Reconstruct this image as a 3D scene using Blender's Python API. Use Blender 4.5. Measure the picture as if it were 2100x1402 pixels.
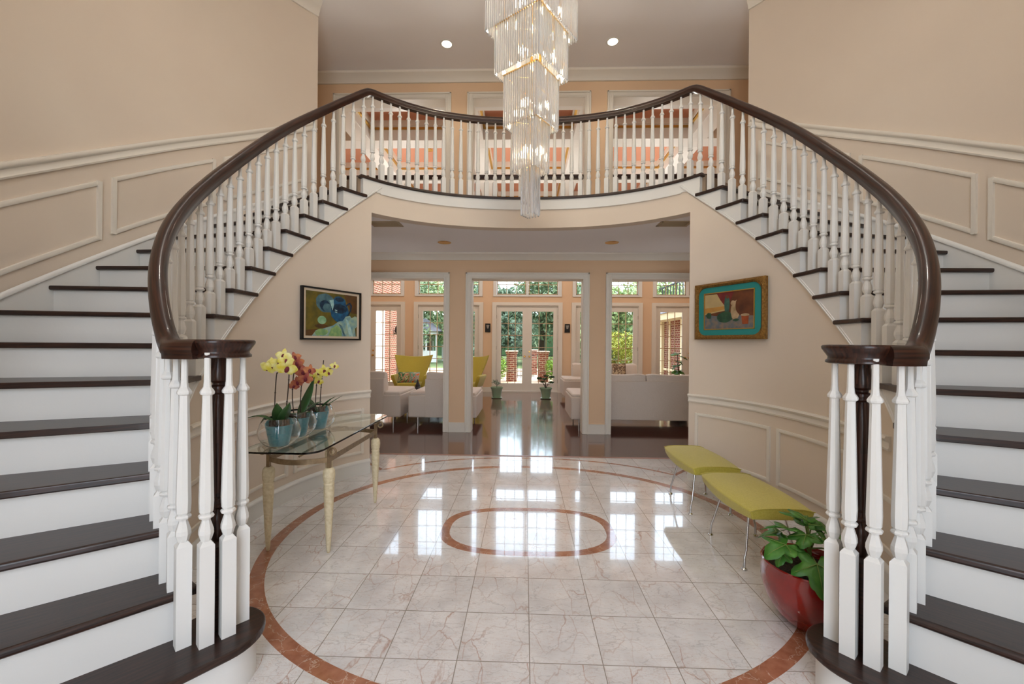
import bpy, math, random
from math import sin, cos, pi, radians, atan2, sqrt, floor as fl
from mathutils import Vector, Matrix, Euler
for o in list(bpy.data.objects): bpy.data.objects.remove(o)
S = bpy.context.scene
COL = S.collection
random.seed(7)
# ------------------------------------------------------------------ camera
cd = bpy.data.cameras.new('camera'); cam = bpy.data.objects.new('camera', cd); COL.objects.link(cam)
cd.sensor_width = 36.0; cd.lens = 843.0 / 2100 * 36; cd.shift_y = 2.5 / 2100; cd.clip_start = .05; cd.clip_end = 300
cam.location = (-0.031, 0, 1.33)
yaw = radians(1.785); roll = radians(.474)
cam.rotation_mode = 'QUATERNION'
cam.rotation_quaternion = (Matrix.Rotation(yaw, 3, 'Z') @ Matrix.Rotation(pi/2, 3, 'X') @ Matrix.Rotation(roll, 3, 'Z')).to_quaternion()
S.camera = cam
S.view_settings.view_transform = 'Standard'; S.view_settings.look = 'None'
S.view_settings.exposure = -0.25; S.view_settings.gamma = 1.0; S.view_settings.use_curve_mapping = False
# ------------------------------------------------------------------ world: bright hazy sky
W = bpy.data.worlds.new('sky'); S.world = W; W.use_nodes = True
nt = W.node_tree; nt.nodes.clear()
wo = nt.nodes.new('ShaderNodeOutputWorld'); bg = nt.nodes.new('ShaderNodeBackground')
sk = nt.nodes.new('ShaderNodeTexSky'); sk.sky_type = 'NISHITA'; sk.sun_disc = False
sk.sun_elevation = radians(52); sk.sun_rotation = radians(100); sk.dust_density = 3.0; sk.air_density = 1.0
mixw = nt.nodes.new('ShaderNodeMix'); mixw.data_type = 'RGBA'; mixw.inputs[0].default_value = .55
mulw = nt.nodes.new('ShaderNodeMix'); mulw.data_type = 'RGBA'; mulw.blend_type = 'MULTIPLY'; mulw.inputs[0].default_value = 1
nt.links.new(sk.outputs[0], mulw.inputs[6]); mulw.inputs[7].default_value = (.22, .22, .22, 1)
nt.links.new(mulw.outputs[2], mixw.inputs[6]); mixw.inputs[7].default_value = (.86, .93, 1.0, 1)
nt.links.new(mixw.outputs[2], bg.inputs[0]); bg.inputs[1].default_value = 7.2
nt.links.new(bg.outputs[0], wo.inputs[0])
# ------------------------------------------------------------------ sun and entry fill lamp
def light(name, kind, loc, rot, energy, color=(1,1,1), **kw):
    l = bpy.data.lights.new(name, kind); l.energy = energy; l.color = color
    for k, v in kw.items(): setattr(l, k, v)
    o = bpy.data.objects.new(name, l); COL.objects.link(o); o.location = loc; o.rotation_euler = rot
    return o
light('sun_light', 'SUN', (8, 6, 12), (radians(38), 0, radians(100)), 2.6, (1, .93, .82), angle=radians(1))
# added area lamp in the unseen entry opening, standing in for daylight
light('entry_fill_light', 'AREA', (0, -1.93, 2.55), (radians(90), 0, 0), 30, (1, .99, .98), shape='RECTANGLE', size=1.6, size_y=4.1)
# ------------------------------------------------------------------ materials
def nodes(m):
    m.use_nodes = True; t = m.node_tree; return t, t.nodes['Principled BSDF']
def N(t, kind, **kw):
    n = t.nodes.new(kind)
    for k, v in kw.items(): setattr(n, k, v)
    return n
def srgb(r, g, b):
    f = lambda c: (c/255/12.92) if c/255 <= .04045 else ((c/255+.055)/1.055)**2.4
    return (f(r), f(g), f(b), 1)
def mat(name, col, rough=.5, metal=0, noise=None, bump=0, bscale=40, coat=0, trans=0, ior=1.45, emit=None, estr=0, uv=False, spec=.5, sheen=0):
    m = bpy.data.materials.new(name); t, b = nodes(m)
    b.inputs['Base Color'].default_value = col; b.inputs['Roughness'].default_value = rough
    b.inputs['Metallic'].default_value = metal; b.inputs['Coat Weight'].default_value = coat
    b.inputs['Transmission Weight'].default_value = trans; b.inputs['IOR'].default_value = ior
    b.inputs['Specular IOR Level'].default_value = spec
    if sheen: b.inputs['Sheen Weight'].default_value = sheen
    if emit: b.inputs['Emission Color'].default_value = emit; b.inputs['Emission Strength'].default_value = estr
    tc = N(t, 'ShaderNodeTexCoord')
    if noise:
        col2, sc, stretch = noise
        mp = N(t, 'ShaderNodeMapping'); mp.inputs['Scale'].default_value = stretch
        t.links.new(tc.outputs['UV' if uv else 'Object'], mp.inputs[0])
        nz = N(t, 'ShaderNodeTexNoise'); nz.inputs['Scale'].default_value = sc; nz.inputs['Detail'].default_value = 5
        t.links.new(mp.outputs[0], nz.inputs['Vector'])
        cr = N(t, 'ShaderNodeValToRGB'); cr.color_ramp.elements[0].position = .35; cr.color_ramp.elements[1].position = .68
        cr.color_ramp.elements[0].color = col; cr.color_ramp.elements[1].color = col2
        t.links.new(nz.outputs[0], cr.inputs[0]); t.links.new(cr.outputs[0], b.inputs['Base Color'])
    if bump:
        nb = N(t, 'ShaderNodeTexNoise'); nb.inputs['Scale'].default_value = bscale; nb.inputs['Detail'].default_value = 3
        t.links.new(tc.outputs['Object'], nb.inputs['Vector'])
        bp = N(t, 'ShaderNodeBump'); bp.inputs['Strength'].default_value = bump; bp.inputs['Distance'].default_value = .01
        t.links.new(nb.outputs[0], bp.inputs['Height']); t.links.new(bp.outputs[0], b.inputs['Normal'])
    return m
wallp = mat('cream_wall', srgb(219,204,187), .75, noise=(srgb(222,208,191), 1.2, (1,1,1)), bump=.05, bscale=300)
peach = mat('peach_wall', srgb(224,192,158), .75, bump=.05, bscale=300)
white = mat('white_paint', srgb(226,225,221), .38, bump=.03, bscale=60)
trimm = mat('trim_paint', srgb(226,219,207), .42)
ceilm = mat('ceiling_paint', srgb(243,240,239), .8, bump=.06, bscale=200)
dark = mat('dark_stained_wood', srgb(24,14,12), .36, noise=(srgb(58,34,25), 4, (1.6,26,1)), uv=True, coat=.15)
darkrail = mat('dark_rail_wood', srgb(26,15,12), .28, noise=(srgb(66,36,24), 4, (1.2,30,1)), uv=True, coat=.12, spec=.4)
darkend = mat('dark_wood_edge', srgb(44,34,30), .35)
brass = mat('brass', srgb(222,178,96), .2, 1)
gold = mat('gilt_moulding', srgb(200,160,80), .35, .8)
chrome = mat('chrome', srgb(200,200,200), .12, 1)
iron = mat('bronze_iron', srgb(128,106,80), .45, .5, noise=(srgb(150,128,98), 30, (1,1,1)))
ivory = mat('ivory_crackle', srgb(222,208,176), .5, noise=(srgb(205,188,150), 60, (1,1,1)), bump=.3, bscale=80)
teal = mat('teal_ceramic', srgb(70,150,165), .25, noise=(srgb(84,164,176), 50, (1,1,1)), coat=.4)
redpot = mat('red_glaze', srgb(140,26,20), .15, noise=(srgb(112,16,14), 8, (1,1,1)), coat=.8)
soil = mat('soil', srgb(38,28,22), .95, noise=(srgb(80,62,48), 90, (1,1,1)), bump=1, bscale=90)
lime = mat('lime_wool', srgb(182,168,62), .85, noise=(srgb(194,180,76), 120, (1,1,1)), bump=.25, bscale=500, sheen=.3)
sofaM = mat('oatmeal_fabric', srgb(206,194,182), .9, noise=(srgb(214,204,194), 160, (1,1,1)), bump=.2, bscale=400)
leafM = mat('leaf_green', srgb(44,98,30), .42, noise=(srgb(80,132,48), 14, (1,1,1)))
orchleaf = mat('orchid_leaf', srgb(36,72,34), .38, noise=(srgb(60,100,46), 8, (1,1,1)))
stemM = mat('stem_brown', srgb(58,44,34), .6)
ystem = mat('stem_green', srgb(110,130,60), .6)
yel = mat('yellow_petal', srgb(220,204,62), .6, noise=(srgb(240,236,170), 22, (1,1,1)))
rust = mat('rust_petal', srgb(150,64,60), .6, noise=(srgb(206,138,84), 22, (1,1,1)))
maroon = mat('maroon_lip', srgb(110,30,45), .6)
greenpot = mat('celadon_ceramic', srgb(150,176,146), .3, coat=.3)
black = mat('black_metal', srgb(18,18,18), .45)
linen = mat('linen_mat', srgb(214,196,172), .8)
muntin = mat('muntin_wood', srgb(190,160,125), .5)
brickcap = mat('limestone', srgb(190,176,160), .8, noise=(srgb(160,148,134), 12, (1,1,1)))
patio = mat('pale_paving', srgb(190,165,140), .85, noise=(srgb(170,145,120), 3, (1,1,1)))
lawn = mat('lawn', srgb(84,100,60), .95, noise=(srgb(104,118,72), 6, (1,1,1)))
shingle = mat('roof_shingle', srgb(96,96,104), .9, noise=(srgb(130,130,138), 10, (1,1,6)), bump=.5, bscale=20)
creamtrim = mat('cream_trim', srgb(226,214,176), .7)
bark = mat('bark', srgb(74,60,46), .9, bump=.6, bscale=12)
pinkpanel = mat('coffer_pink', srgb(212,150,122), .8)
shade = mat('frosted_glass', srgb(150,145,138), .4)
glassm = mat('clear_glass', (1,1,1,1), 0.0, trans=1, ior=1.5)
crystal = mat('crystal', (1,1,1,1), 0.02, trans=.82, ior=1.52)
for nm, c in (('tree_leaf_a', (88,104,74)), ('tree_leaf_b', (118,134,90)), ('tree_leaf_c', (80,98,80)), ('shrub_leaf', (98,130,44)), ('hedge_leaf', (120,124,40))):
    mat(nm, srgb(*c), .7, noise=(srgb(*[min(255, int(v*1.35)) for v in c]), 3, (1,1,1)))
M = bpy.data.materials
def pane_mat():
    m = bpy.data.materials.new('window_glass'); m.use_nodes = True; t = m.node_tree; t.nodes.clear()
    o = N(t, 'ShaderNodeOutputMaterial'); mx = N(t, 'ShaderNodeMixShader'); tr = N(t, 'ShaderNodeBsdfTransparent'); g = N(t, 'ShaderNodeBsdfGlossy')
    g.inputs['Roughness'].default_value = .01; fr = N(t, 'ShaderNodeFresnel'); fr.inputs[0].default_value = 1.16
    tr.inputs[0].default_value = (.96,.98,.97,1)
    t.links.new(fr.outputs[0], mx.inputs[0]); t.links.new(tr.outputs[0], mx.inputs[1]); t.links.new(g.outputs[0], mx.inputs[2]); t.links.new(mx.outputs[0], o.inputs[0])
    return m
pane = pane_mat()
def thin_mat():
    m = bpy.data.materials.new('green_tint_glass'); t, b = nodes(m)
    b.inputs['Base Color'].default_value = (.86,.97,.93,1); b.inputs['Transmission Weight'].default_value = 1; b.inputs['Roughness'].default_value = 0; b.inputs['IOR'].default_value = 1.5
    return m
tableglass = thin_mat()
def brick_mat():
    m = bpy.data.materials.new('red_brick'); t, b = nodes(m); tc = N(t, 'ShaderNodeTexCoord'); sp = N(t, 'ShaderNodeSeparateXYZ'); ad = N(t, 'ShaderNodeMath', operation='ADD'); cb = N(t, 'ShaderNodeCombineXYZ')
    t.links.new(tc.outputs['Object'], sp.inputs[0]); t.links.new(sp.outputs[0], ad.inputs[0]); t.links.new(sp.outputs[1], ad.inputs[1])
    t.links.new(ad.outputs[0], cb.inputs[0]); t.links.new(sp.outputs[2], cb.inputs[1])
    br = N(t, 'ShaderNodeTexBrick'); br.inputs['Scale'].default_value = 1; br.inputs['Brick Width'].default_value = .22; br.inputs['Row Height'].default_value = .075; br.inputs['Mortar Size'].default_value = .011
    br.inputs['Color1'].default_value = srgb(122,54,34); br.inputs['Color2'].default_value = srgb(94,42,28); br.inputs['Mortar'].default_value = srgb(164,144,122)
    t.links.new(cb.outputs[0], br.inputs['Vector']); t.links.new(br.outputs[0], b.inputs['Base Color']); b.inputs['Roughness'].default_value = .9
    return m
brick = brick_mat()
def woodfloor_mat():
    m = bpy.data.materials.new('mahogany_floor'); t, b = nodes(m); tc = N(t, 'ShaderNodeTexCoord')
    br = N(t, 'ShaderNodeTexBrick'); br.inputs['Scale'].default_value = 1; br.inputs['Brick Width'].default_value = 1.1; br.inputs['Row Height'].default_value = .083; br.inputs['Mortar Size'].default_value = .0012
    br.inputs['Color1'].default_value = srgb(92,58,50); br.inputs['Color2'].default_value = srgb(112,74,62); br.inputs['Mortar'].default_value = srgb(30,18,16)
    t.links.new(tc.outputs['Object'], br.inputs['Vector'])
    mp = N(t, 'ShaderNodeMapping'); mp.inputs['Scale'].default_value = (3, 40, 1); nz = N(t, 'ShaderNodeTexNoise'); nz.inputs['Scale'].default_value = 2
    t.links.new(tc.outputs['Object'], mp.inputs[0]); t.links.new(mp.outputs[0], nz.inputs['Vector'])
    mx = N(t, 'ShaderNodeMix', data_type='RGBA', blend_type='MULTIPLY'); mx.inputs[0].default_value = .35
    t.links.new(br.outputs[0], mx.inputs[6]); t.links.new(nz.outputs[0], mx.inputs[7]); t.links.new(mx.outputs[2], b.inputs['Base Color'])
    b.inputs['Roughness'].default_value = .13; b.inputs['Coat Weight'].default_value = .6; b.inputs['Coat Roughness'].default_value = .06
    bp = N(t, 'ShaderNodeBump'); bp.inputs['Strength'].default_value = .06; bp.inputs['Distance'].default_value = .004
    t.links.new(nz.outputs[0], bp.inputs['Height']); t.links.new(bp.outputs[0], b.inputs['Normal'])
    return m
woodfloor = woodfloor_mat()
def marble_mat():
    m = bpy.data.materials.new('marble_floor'); t, b = nodes(m); tc = N(t, 'ShaderNodeTexCoord'); L = t.links.new
    sp = N(t, 'ShaderNodeSeparateXYZ'); L(tc.outputs['Object'], sp.inputs[0])
    def mth(op, a, bb=None, c=None):
        n = N(t, 'ShaderNodeMath', operation=op)
        for i, v in enumerate((a, bb, c)):
            if v is None: continue
            if isinstance(v, (int, float)): n.inputs[i].default_value = v
            else: L(v, n.inputs[i])
        return n.outputs[0]
    X, Y = sp.outputs[0], sp.outputs[1]
    def line(v, off, per, w):      # 1 on grout lines
        f = mth('FRACT', mth('DIVIDE', mth('SUBTRACT', v, off), per))
        d = mth('MINIMUM', f, mth('SUBTRACT', 1, f))
        return mth('LESS_THAN', d, w/per/2)
    grout = mth('MAXIMUM', line(X, -100*.305, .305, .004), line(Y, 2.023-100*.309, .309, .004))
    def se(a, bb, cy, n):
        return mth('ADD', mth('POWER', mth('DIVIDE', mth('ABSOLUTE', X), a), n), mth('POWER', mth('DIVIDE', mth('ABSOLUTE', mth('SUBTRACT', Y, cy)), bb), n))
    def band(o, i):
        return mth('MULTIPLY', mth('LESS_THAN', se(*o), 1), mth('GREATER_THAN', se(*i), 1))
    r1 = band((.615,.376,2.948,2.75), (.553,.318,2.948,2.6))
    r2 = band((1.735,1.515,2.95,2.1), (1.655,1.445,2.95,2.1))
    r3 = mth('MULTIPLY', band((1.997,1.883,2.9,2.3), (1.96,1.845,2.9,2.3)), mth('MULTIPLY', mth('GREATER_THAN', Y, 4.25), mth('LESS_THAN', mth('ABSOLUTE', X), 1.53)))
    d4 = mth('ABSOLUTE', mth('SUBTRACT', mth('SUBTRACT', Y, 4.255), mth('SUBTRACT', mth('ABSOLUTE', X), 1.52)))
    r4 = mth('MULTIPLY', mth('LESS_THAN', d4, .028), mth('GREATER_THAN', mth('ABSOLUTE', X), 1.515))
    ring = mth('MAXIMUM', mth('MAXIMUM', r1, r2), mth('MAXIMUM', r3, r4))
    # tile id for random veining
    ix = mth('FLOOR', mth('DIVIDE', X, .305)); iy = mth('FLOOR', mth('DIVIDE', mth('SUBTRACT', Y, 2.023), .309))
    cb = N(t, 'ShaderNodeCombineXYZ'); L(ix, cb.inputs[0]); L(iy, cb.inputs[1])
    wn = N(t, 'ShaderNodeTexWhiteNoise'); L(cb.outputs[0], wn.inputs['Vector'])
    va = N(t, 'ShaderNodeVectorMath', operation='MULTIPLY_ADD'); L(wn.outputs['Color'], va.inputs[0]); va.inputs[1].default_value = (30,30,30); L(tc.outputs['Object'], va.inputs[2])
    def veins(sc, lo, hi, distort, stretch=(1,1,1)):
        mp = N(t, 'ShaderNodeMapping'); mp.inputs['Scale'].default_value = stretch; mp.inputs['Rotation'].default_value = (0,0,.6); L(va.outputs[0], mp.inputs[0])
        dn = N(t, 'ShaderNodeTexNoise'); dn.inputs['Scale'].default_value = sc*1.3; dn.inputs['Detail'].default_value = 4; L(mp.outputs[0], dn.inputs['Vector'])
        dm = N(t, 'ShaderNodeVectorMath', operation='MULTIPLY_ADD'); L(dn.outputs['Color'], dm.inputs[0]); dm.inputs[1].default_value = (distort,)*3; L(mp.outputs[0], dm.inputs[2])
        v = N(t, 'ShaderNodeTexVoronoi', feature='DISTANCE_TO_EDGE'); v.inputs['Scale'].default_value = sc; L(dm.outputs[0], v.inputs['Vector'])
        mr = N(t, 'ShaderNodeMapRange'); mr.inputs[1].default_value = lo; mr.inputs[2].default_value = hi; mr.inputs[3].default_value = 1; mr.inputs[4].default_value = 0; L(v.outputs[0], mr.inputs[0])
        return mr.outputs[0]
    nz = N(t, 'ShaderNodeTexNoise'); nz.inputs['Scale'].default_value = 6; nz.inputs['Detail'].default_value = 7; L(va.outputs[0], nz.inputs['Vector'])
    cr = N(t, 'ShaderNodeValToRGB'); e = cr.color_ramp.elements; e[0].position = .3; e[0].color = srgb(208,206,206); e[1].position = .62; e[1].color = srgb(228,226,225); L(nz.outputs[0], cr.inputs[0])
    def mixc(f, a, bb):
        n = N(t, 'ShaderNodeMix', data_type='RGBA'); L(f, n.inputs[0]) if not isinstance(f, float) else None
        for i, v in ((6, a), (7, bb)):
            if isinstance(v, tuple): n.inputs[i].default_value = v
            else: L(v, n.inputs[i])
        return n.outputs[2]
    nz2 = N(t, 'ShaderNodeTexNoise'); nz2.inputs['Scale'].default_value = 3.2; L(va.outputs[0], nz2.inputs['Vector'])
    msk = mth('MULTIPLY_ADD', nz2.outputs[0], 3.2, -1.25); msk = N(t, 'ShaderNodeClamp'); L(mth('MULTIPLY_ADD', nz2.outputs[0], 3.2, -1.25), msk.inputs[0])
    c = mixc(mth('MULTIPLY', mth('MULTIPLY', veins(8, 0, .022, .09, (1,.4,1)), .85), msk.outputs[0]), cr.outputs[0], srgb(168,120,96))
    c = mixc(mth('MULTIPLY', veins(13, 0, .025, .1, (.4,1,1)), .34), c, srgb(140,134,134))
    c = mixc(mth('MULTIPLY', veins(24, 0, .035, .2, (.25,1,1)), .4), c, srgb(190,160,142))
    c = mixc(mth('MULTIPLY', mth('MULTIPLY', veins(22, 0, .035, .14), .3), msk.outputs[0]), c, srgb(180,128,110))
    c = mixc(grout, c, srgb(150,142,132))
    nr = N(t, 'ShaderNodeTexNoise'); nr.inputs['Scale'].default_value = 18; nr.inputs['Detail'].default_value = 6; L(tc.outputs['Object'], nr.inputs['Vector'])
    rc = N(t, 'ShaderNodeValToRGB'); e = rc.color_ramp.elements; e[0].position = .3; e[0].color = srgb(146,92,68); e[1].position = .7; e[1].color = srgb(176,120,94); L(nr.outputs[0], rc.inputs[0])
    nm = N(t, 'ShaderNodeTexNoise'); nm.inputs['Scale'].default_value = 3; L(tc.outputs['Object'], nm.inputs['Vector'])
    vm = N(t, 'ShaderNodeMath', operation='MULTIPLY'); L(veins(7, 0, .02, .3), vm.inputs[0]); vm.inputs[1].default_value = .55
    rc2 = mixc(vm.outputs[0], rc.outputs[0], srgb(220,200,182))
    c = mixc(ring, c, rc2)
    L(c, b.inputs['Base Color']); b.inputs['Roughness'].default_value = .1; b.inputs['Coat Weight'].default_value = .7; b.inputs['Coat Roughness'].default_value = .015
    bp = N(t, 'ShaderNodeBump', invert=True); bp.inputs['Strength'].default_value = .5; bp.inputs['Distance'].default_value = .002; L(grout, bp.inputs['Height']); L(bp.outputs[0], b.inputs['Normal'])
    return m
marble = marble_mat()
# ------------------------------------------------------------------ mesh builder
class MB:
    def __init__(s): s.v = []; s.f = []; s.uv = {}; s.mi = {}; s.cur = 0
    def add(s, vs, fs, uvs=None, mtx=None):
        b = len(s.v)
        s.v += [tuple((mtx @ Vector(p)) if mtx else p) for p in vs]
        for i, f in enumerate(fs):
            if uvs and uvs[i]: s.uv[len(s.f)] = uvs[i]
            s.mi[len(s.f)] = s.cur
            s.f.append([b + k for k in f])
        return s
    def box(s, c, d, rz=0, mtx=None):
        x, y, z = d[0]/2, d[1]/2, d[2]/2; ca, sa = cos(rz), sin(rz)
        vs = [(c[0]+px*ca-py*sa, c[1]+px*sa+py*ca, c[2]+pz) for pz in (-z, z) for px, py in ((-x,-y),(x,-y),(x,y),(-x,y))]
        L, D, Hh = d
        uv = [[(0,0),(0,D),(L,D),(L,0)], [(0,0),(L,0),(L,D),(0,D)], [(0,0),(L,0),(L,Hh),(0,Hh)], [(0,0),(D,0),(D,Hh),(0,Hh)], [(0,0),(L,0),(L,Hh),(0,Hh)], [(0,0),(D,0),(D,Hh),(0,Hh)]]
        return s.add(vs, [(0,3,2,1),(4,5,6,7),(0,1,5,4),(1,2,6,5),(2,3,7,6),(3,0,4,7)], uv, mtx)
    def b2(s, a, b): return s.box([(a[i]+b[i])/2 for i in range(3)], [abs(b[i]-a[i]) for i in range(3)])
    def lathe(s, prof, c=(0,0,0), n=16, mtx=None, rot=0, cap=True, sx=1, sy=1):
        vs = []; fs = []; uvs = []; m = len(prof)
        for r, z in prof:
            for i in range(n):
                a = rot + 2*pi*i/n; vs.append((c[0]+r*cos(a)*sx, c[1]+r*sin(a)*sy, c[2]+z))
        for j in range(m-1):
            for i in range(n):
                k = (i+1) % n; fs.append((j*n+i, j*n+k, (j+1)*n+k, (j+1)*n+i))
                r = max(prof[j][0], .01); uvs.append([(prof[j][1], r*i/n*6), (prof[j][1], r*(i+1)/n*6), (prof[j+1][1], r*(i+1)/n*6), (prof[j+1][1], r*i/n*6)])
        if cap:
            if prof[0][0] > 1e-5: fs.append(tuple(range(n-1,-1,-1))); uvs.append(None)
            if prof[-1][0] > 1e-5: fs.append(tuple((m-1)*n+i for i in range(n))); uvs.append(None)
        return s.add(vs, fs, uvs, mtx)
    def tube(s, pts, r, n=8, cap=True):
        pts = [Vector(p) for p in pts]; rs = r if isinstance(r, (list, tuple)) else [r]*len(pts)
        up = Vector((0,0,1)); vs = []; fs = []; T0 = (pts[1]-pts[0]).normalized()
        if abs(T0.dot(up)) > .95: up = Vector((1,0,0))
        u = T0.cross(up).normalized()
        for i, p in enumerate(pts):
            T = (pts[min(i+1, len(pts)-1)] - pts[max(i-1, 0)]).normalized()
            u = (u - T*u.dot(T)).normalized(); w = T.cross(u)
            for k in range(n):
                a = 2*pi*k/n; vs.append(tuple(p + (u*cos(a)+w*sin(a))*rs[i]))
        for i in range(len(pts)-1):
            for k in range(n):
                q = (k+1) % n; fs.append((i*n+k, i*n+q, (i+1)*n+q, (i+1)*n+k))
        if cap: fs.append(tuple(range(n-1,-1,-1))); fs.append(tuple((len(pts)-1)*n+i for i in range(n)))
        return s.add(vs, fs)
    def sweep(s, pts, prof, cap=True, closed=False):
        # prof: closed list of (side, up); side is horizontal, to the right of travel
        pts = [Vector(p) for p in pts]; n = len(prof); vs = []; fs = []; uvs = []; d = 0; ds = []
        for i, p in enumerate(pts):
            a = pts[i-1] if (i > 0 or closed) else p; b = pts[(i+1) % len(pts)] if (i < len(pts)-1 or closed) else p
            T = b - a; h = Vector((T.x, T.y, 0)).normalized(); side = Vector((h.y, -h.x, 0)); T.normalize()
            up = Vector((0,0,1)) if abs(T.z) < .05 else side.cross(T).normalized()
            if up.z < 0: up = -up
            if i: d += (p-pts[i-1]).length
            ds.append(d)
            for q in prof: vs.append(tuple(p + side*q[0] + up*q[1]))
        cl = [0]
        for k in range(n): cl.append(cl[-1] + sqrt((prof[(k+1)%n][0]-prof[k][0])**2 + (prof[(k+1)%n][1]-prof[k][1])**2))
        m = len(pts)
        for i in range(m if closed else m-1):
            j = (i+1) % m; dj = ds[j] if j else ds[-1]+.1
            for k in range(n):
                q = (k+1) % n; fs.append((i*n+k, j*n+k, j*n+q, i*n+q)); uvs.append([(ds[i],cl[k]),(dj,cl[k]),(dj,cl[k+1]),(ds[i],cl[k+1])])
        if cap and not closed: fs.append(tuple(range(n))); uvs.append(None); fs.append(tuple((m-1)*n+i for i in range(n-1,-1,-1))); uvs.append(None)
        return s.add(vs, fs, uvs)
    def prism(s, poly, z0, z1, uvf=None, mtx=None):
        n = len(poly); vs = [(p[0], p[1], z0) for p in poly] + [(p[0], p[1], z1) for p in poly]
        g = uvf or (lambda x, y: (x, y)); uu = [g(*p[:2]) for p in poly]
        fs = [tuple(range(n-1,-1,-1)), tuple(range(n, 2*n))]; uvs = [[uu[i] for i in range(n-1,-1,-1)], [uu[i] for i in range(n)]]
        for i in range(n):
            j = (i+1) % n; fs.append((i, j, n+j, n+i)); h = z1-z0
            uvs.append([uu[i], uu[j], (uu[j][0], uu[j][1]+h), (uu[i][0], uu[i][1]+h)])
        return s.add(vs, fs, uvs, mtx)
def build(name, mb, m, parent=None, smooth=None, bevel=0, sub=0, seg=2, solid=0):
    me = bpy.data.meshes.new(name); me.from_pydata(mb.v, [], mb.f)
    if mb.uv:
        ul = me.uv_layers.new(name='UVMap')
        for fi, uvs in mb.uv.items():
            p = me.polygons[fi]
            for k, li in enumerate(p.loop_indices): ul.data[li].uv = uvs[k]
    for mm in (m if isinstance(m, (list, tuple)) else [m]): me.materials.append(mm)
    if isinstance(m, (list, tuple)):
        for fi, k in mb.mi.items(): me.polygons[fi].material_index = k
    me.update()
    import bmesh
    bm = bmesh.new(); bm.from_mesh(me); bmesh.ops.recalc_face_normals(bm, faces=bm.faces); bm.to_mesh(me); bm.free()
    if smooth is not None:
        for p in me.polygons: p.use_smooth = True
        me.set_sharp_from_angle(angle=radians(smooth))
    o = bpy.data.objects.new(name, me); COL.objects.link(o)
    if bevel:
        md = o.modifiers.new('bevel', 'BEVEL'); md.width = bevel; md.segments = seg; md.limit_method = 'ANGLE'; md.angle_limit = radians(40)
    if solid:
        md = o.modifiers.new('solid', 'SOLIDIFY'); md.thickness = solid; md.offset = 0
    if sub:
        md = o.modifiers.new('sub', 'SUBSURF'); md.levels = sub; md.render_levels = sub
        for p in me.polygons: p.use_smooth = True
    if parent: o.parent = parent
    return o
def tag(o, label=None, cat=None, group=None, kind=None):
    if label: o['label'] = label
    if cat: o['category'] = cat
    if group: o['group'] = group
    if kind: o['kind'] = kind
    return o
def struct(name, mb, m, label, **kw):
    o = build(name, mb, m, **kw); return tag(o, label, name.split('_')[0], kind='structure')
def thing(name, label, cat, loc=(0,0,0), rz=0, group=None):
    o = bpy.data.objects.new(name, None); COL.objects.link(o); o.location = loc; o.rotation_euler = (0,0,rz); o.empty_display_size = .1
    return tag(o, label, cat, group)
def copy_tree(o, parent=None):
    c = o.copy(); COL.objects.link(c); c.parent = parent
    for ch in [x for x in COL.objects if x.parent == o]: copy_tree(ch, c)
    return c
TR = [0]
def trim(mb, m, label, **kw):
    TR[0] += 1; return struct('trim_%d' % TR[0], mb, m, label, **kw)
# ------------------------------------------------------------------ plan geometry
CY = 2.9
def se(par, phi):          # superellipse point at true polar angle (degrees) round (0, CY)
    a, bu, bl, n = par; p = radians(phi); c, s_ = cos(p), sin(p); b = bu if s_ > 0 else bl
    r = ((abs(c)/a)**n + (abs(s_)/b)**n) ** (-1/n); return (r*c, CY + r*s_)
NOSE = (2.01, 1.78, 1.62, 2.3); RAIL = (2.07, 1.84, 1.68, 2.3); STR = (2.028, 1.798, 1.638, 2.3); WIN = (2.04, 1.81, 1.65, 2.3); WINB = (2.16, 1.93, 1.77, 2.3)
OUT = (3.2, 2.97, 2.92, 2.15); OUTB = (3.34, 3.11, 3.06, 2.15)
KPHI = {1:-52.3,2:-46.1,3:-40.6,4:-34.9,5:-29,6:-22.9,7:-16.8,8:-10.8,9:-5.1,10:.4,11:5.8,12:11.2,13:16.8,14:22.5,15:28.2,16:34.1}
RS = .1875
def kphi(k):
    i = int(fl(k)); i = max(1, min(15, i)); return KPHI[i] + (KPHI[i+1]-KPHI[i])*(k-i)
def kidx(phi):
    for i in range(1, 16):
        if phi <= KPHI[i+1] or i == 15: return i + (phi-KPHI[i])/(KPHI[i+1]-KPHI[i])
def nosez(phi): return RS*kidx(phi)
def frange(a, b, st):
    n = max(1, int(math.ceil(abs(b-a)/st))); return [a+(b-a)*i/n for i in range(n+1)]
def off(par, d): return (par[0]+d, par[1]+d, par[2]+d, par[3])
def P(par, phi, sd): x, y = se(par, phi); return (x*sd, y)
# ------------------------------------------------------------------ floors and ceilings
mb = MB(); mb.b2((-2.6,-2.1,-.1), (2.6,4.86,0)); struct('floor', mb, marble, 'polished white marble tile floor with inlaid brown oval rings')
mb = MB(); mb.b2((-5.4,4.86,-.1), (5.4,11.36,-.001)); struct('floor_living', mb, woodfloor, 'glossy dark mahogany plank floor beyond the marble')
mb = MB(); mb.b2((-2.2,4.83,-.02), (2.2,4.87,.004)); trim(mb, mat('threshold_stone', srgb(150,104,86), .3), 'narrow brown stone threshold between marble and wood floor', bevel=.003)
def slab_poly():
    pts = []
    for ph in frange(34.1, 145.9, 2.5):
        pp = ph if ph <= 90 else 180-ph; sd = 1 if ph <= 90 else -1; pts.append(P(off(WIN,.03), pp, sd))
    left = [P(OUT, ph, -1) for ph in frange(34.1, 37.4, 2)]
    right = [P(OUT, ph, 1) for ph in frange(37.4, 34.1, 2)]
    return pts + left + [(-4.6, left[-1][1]), (-4.6, 6.12), (4.6, 6.12), (4.6, right[0][1])] + right
sp = slab_poly()
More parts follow.
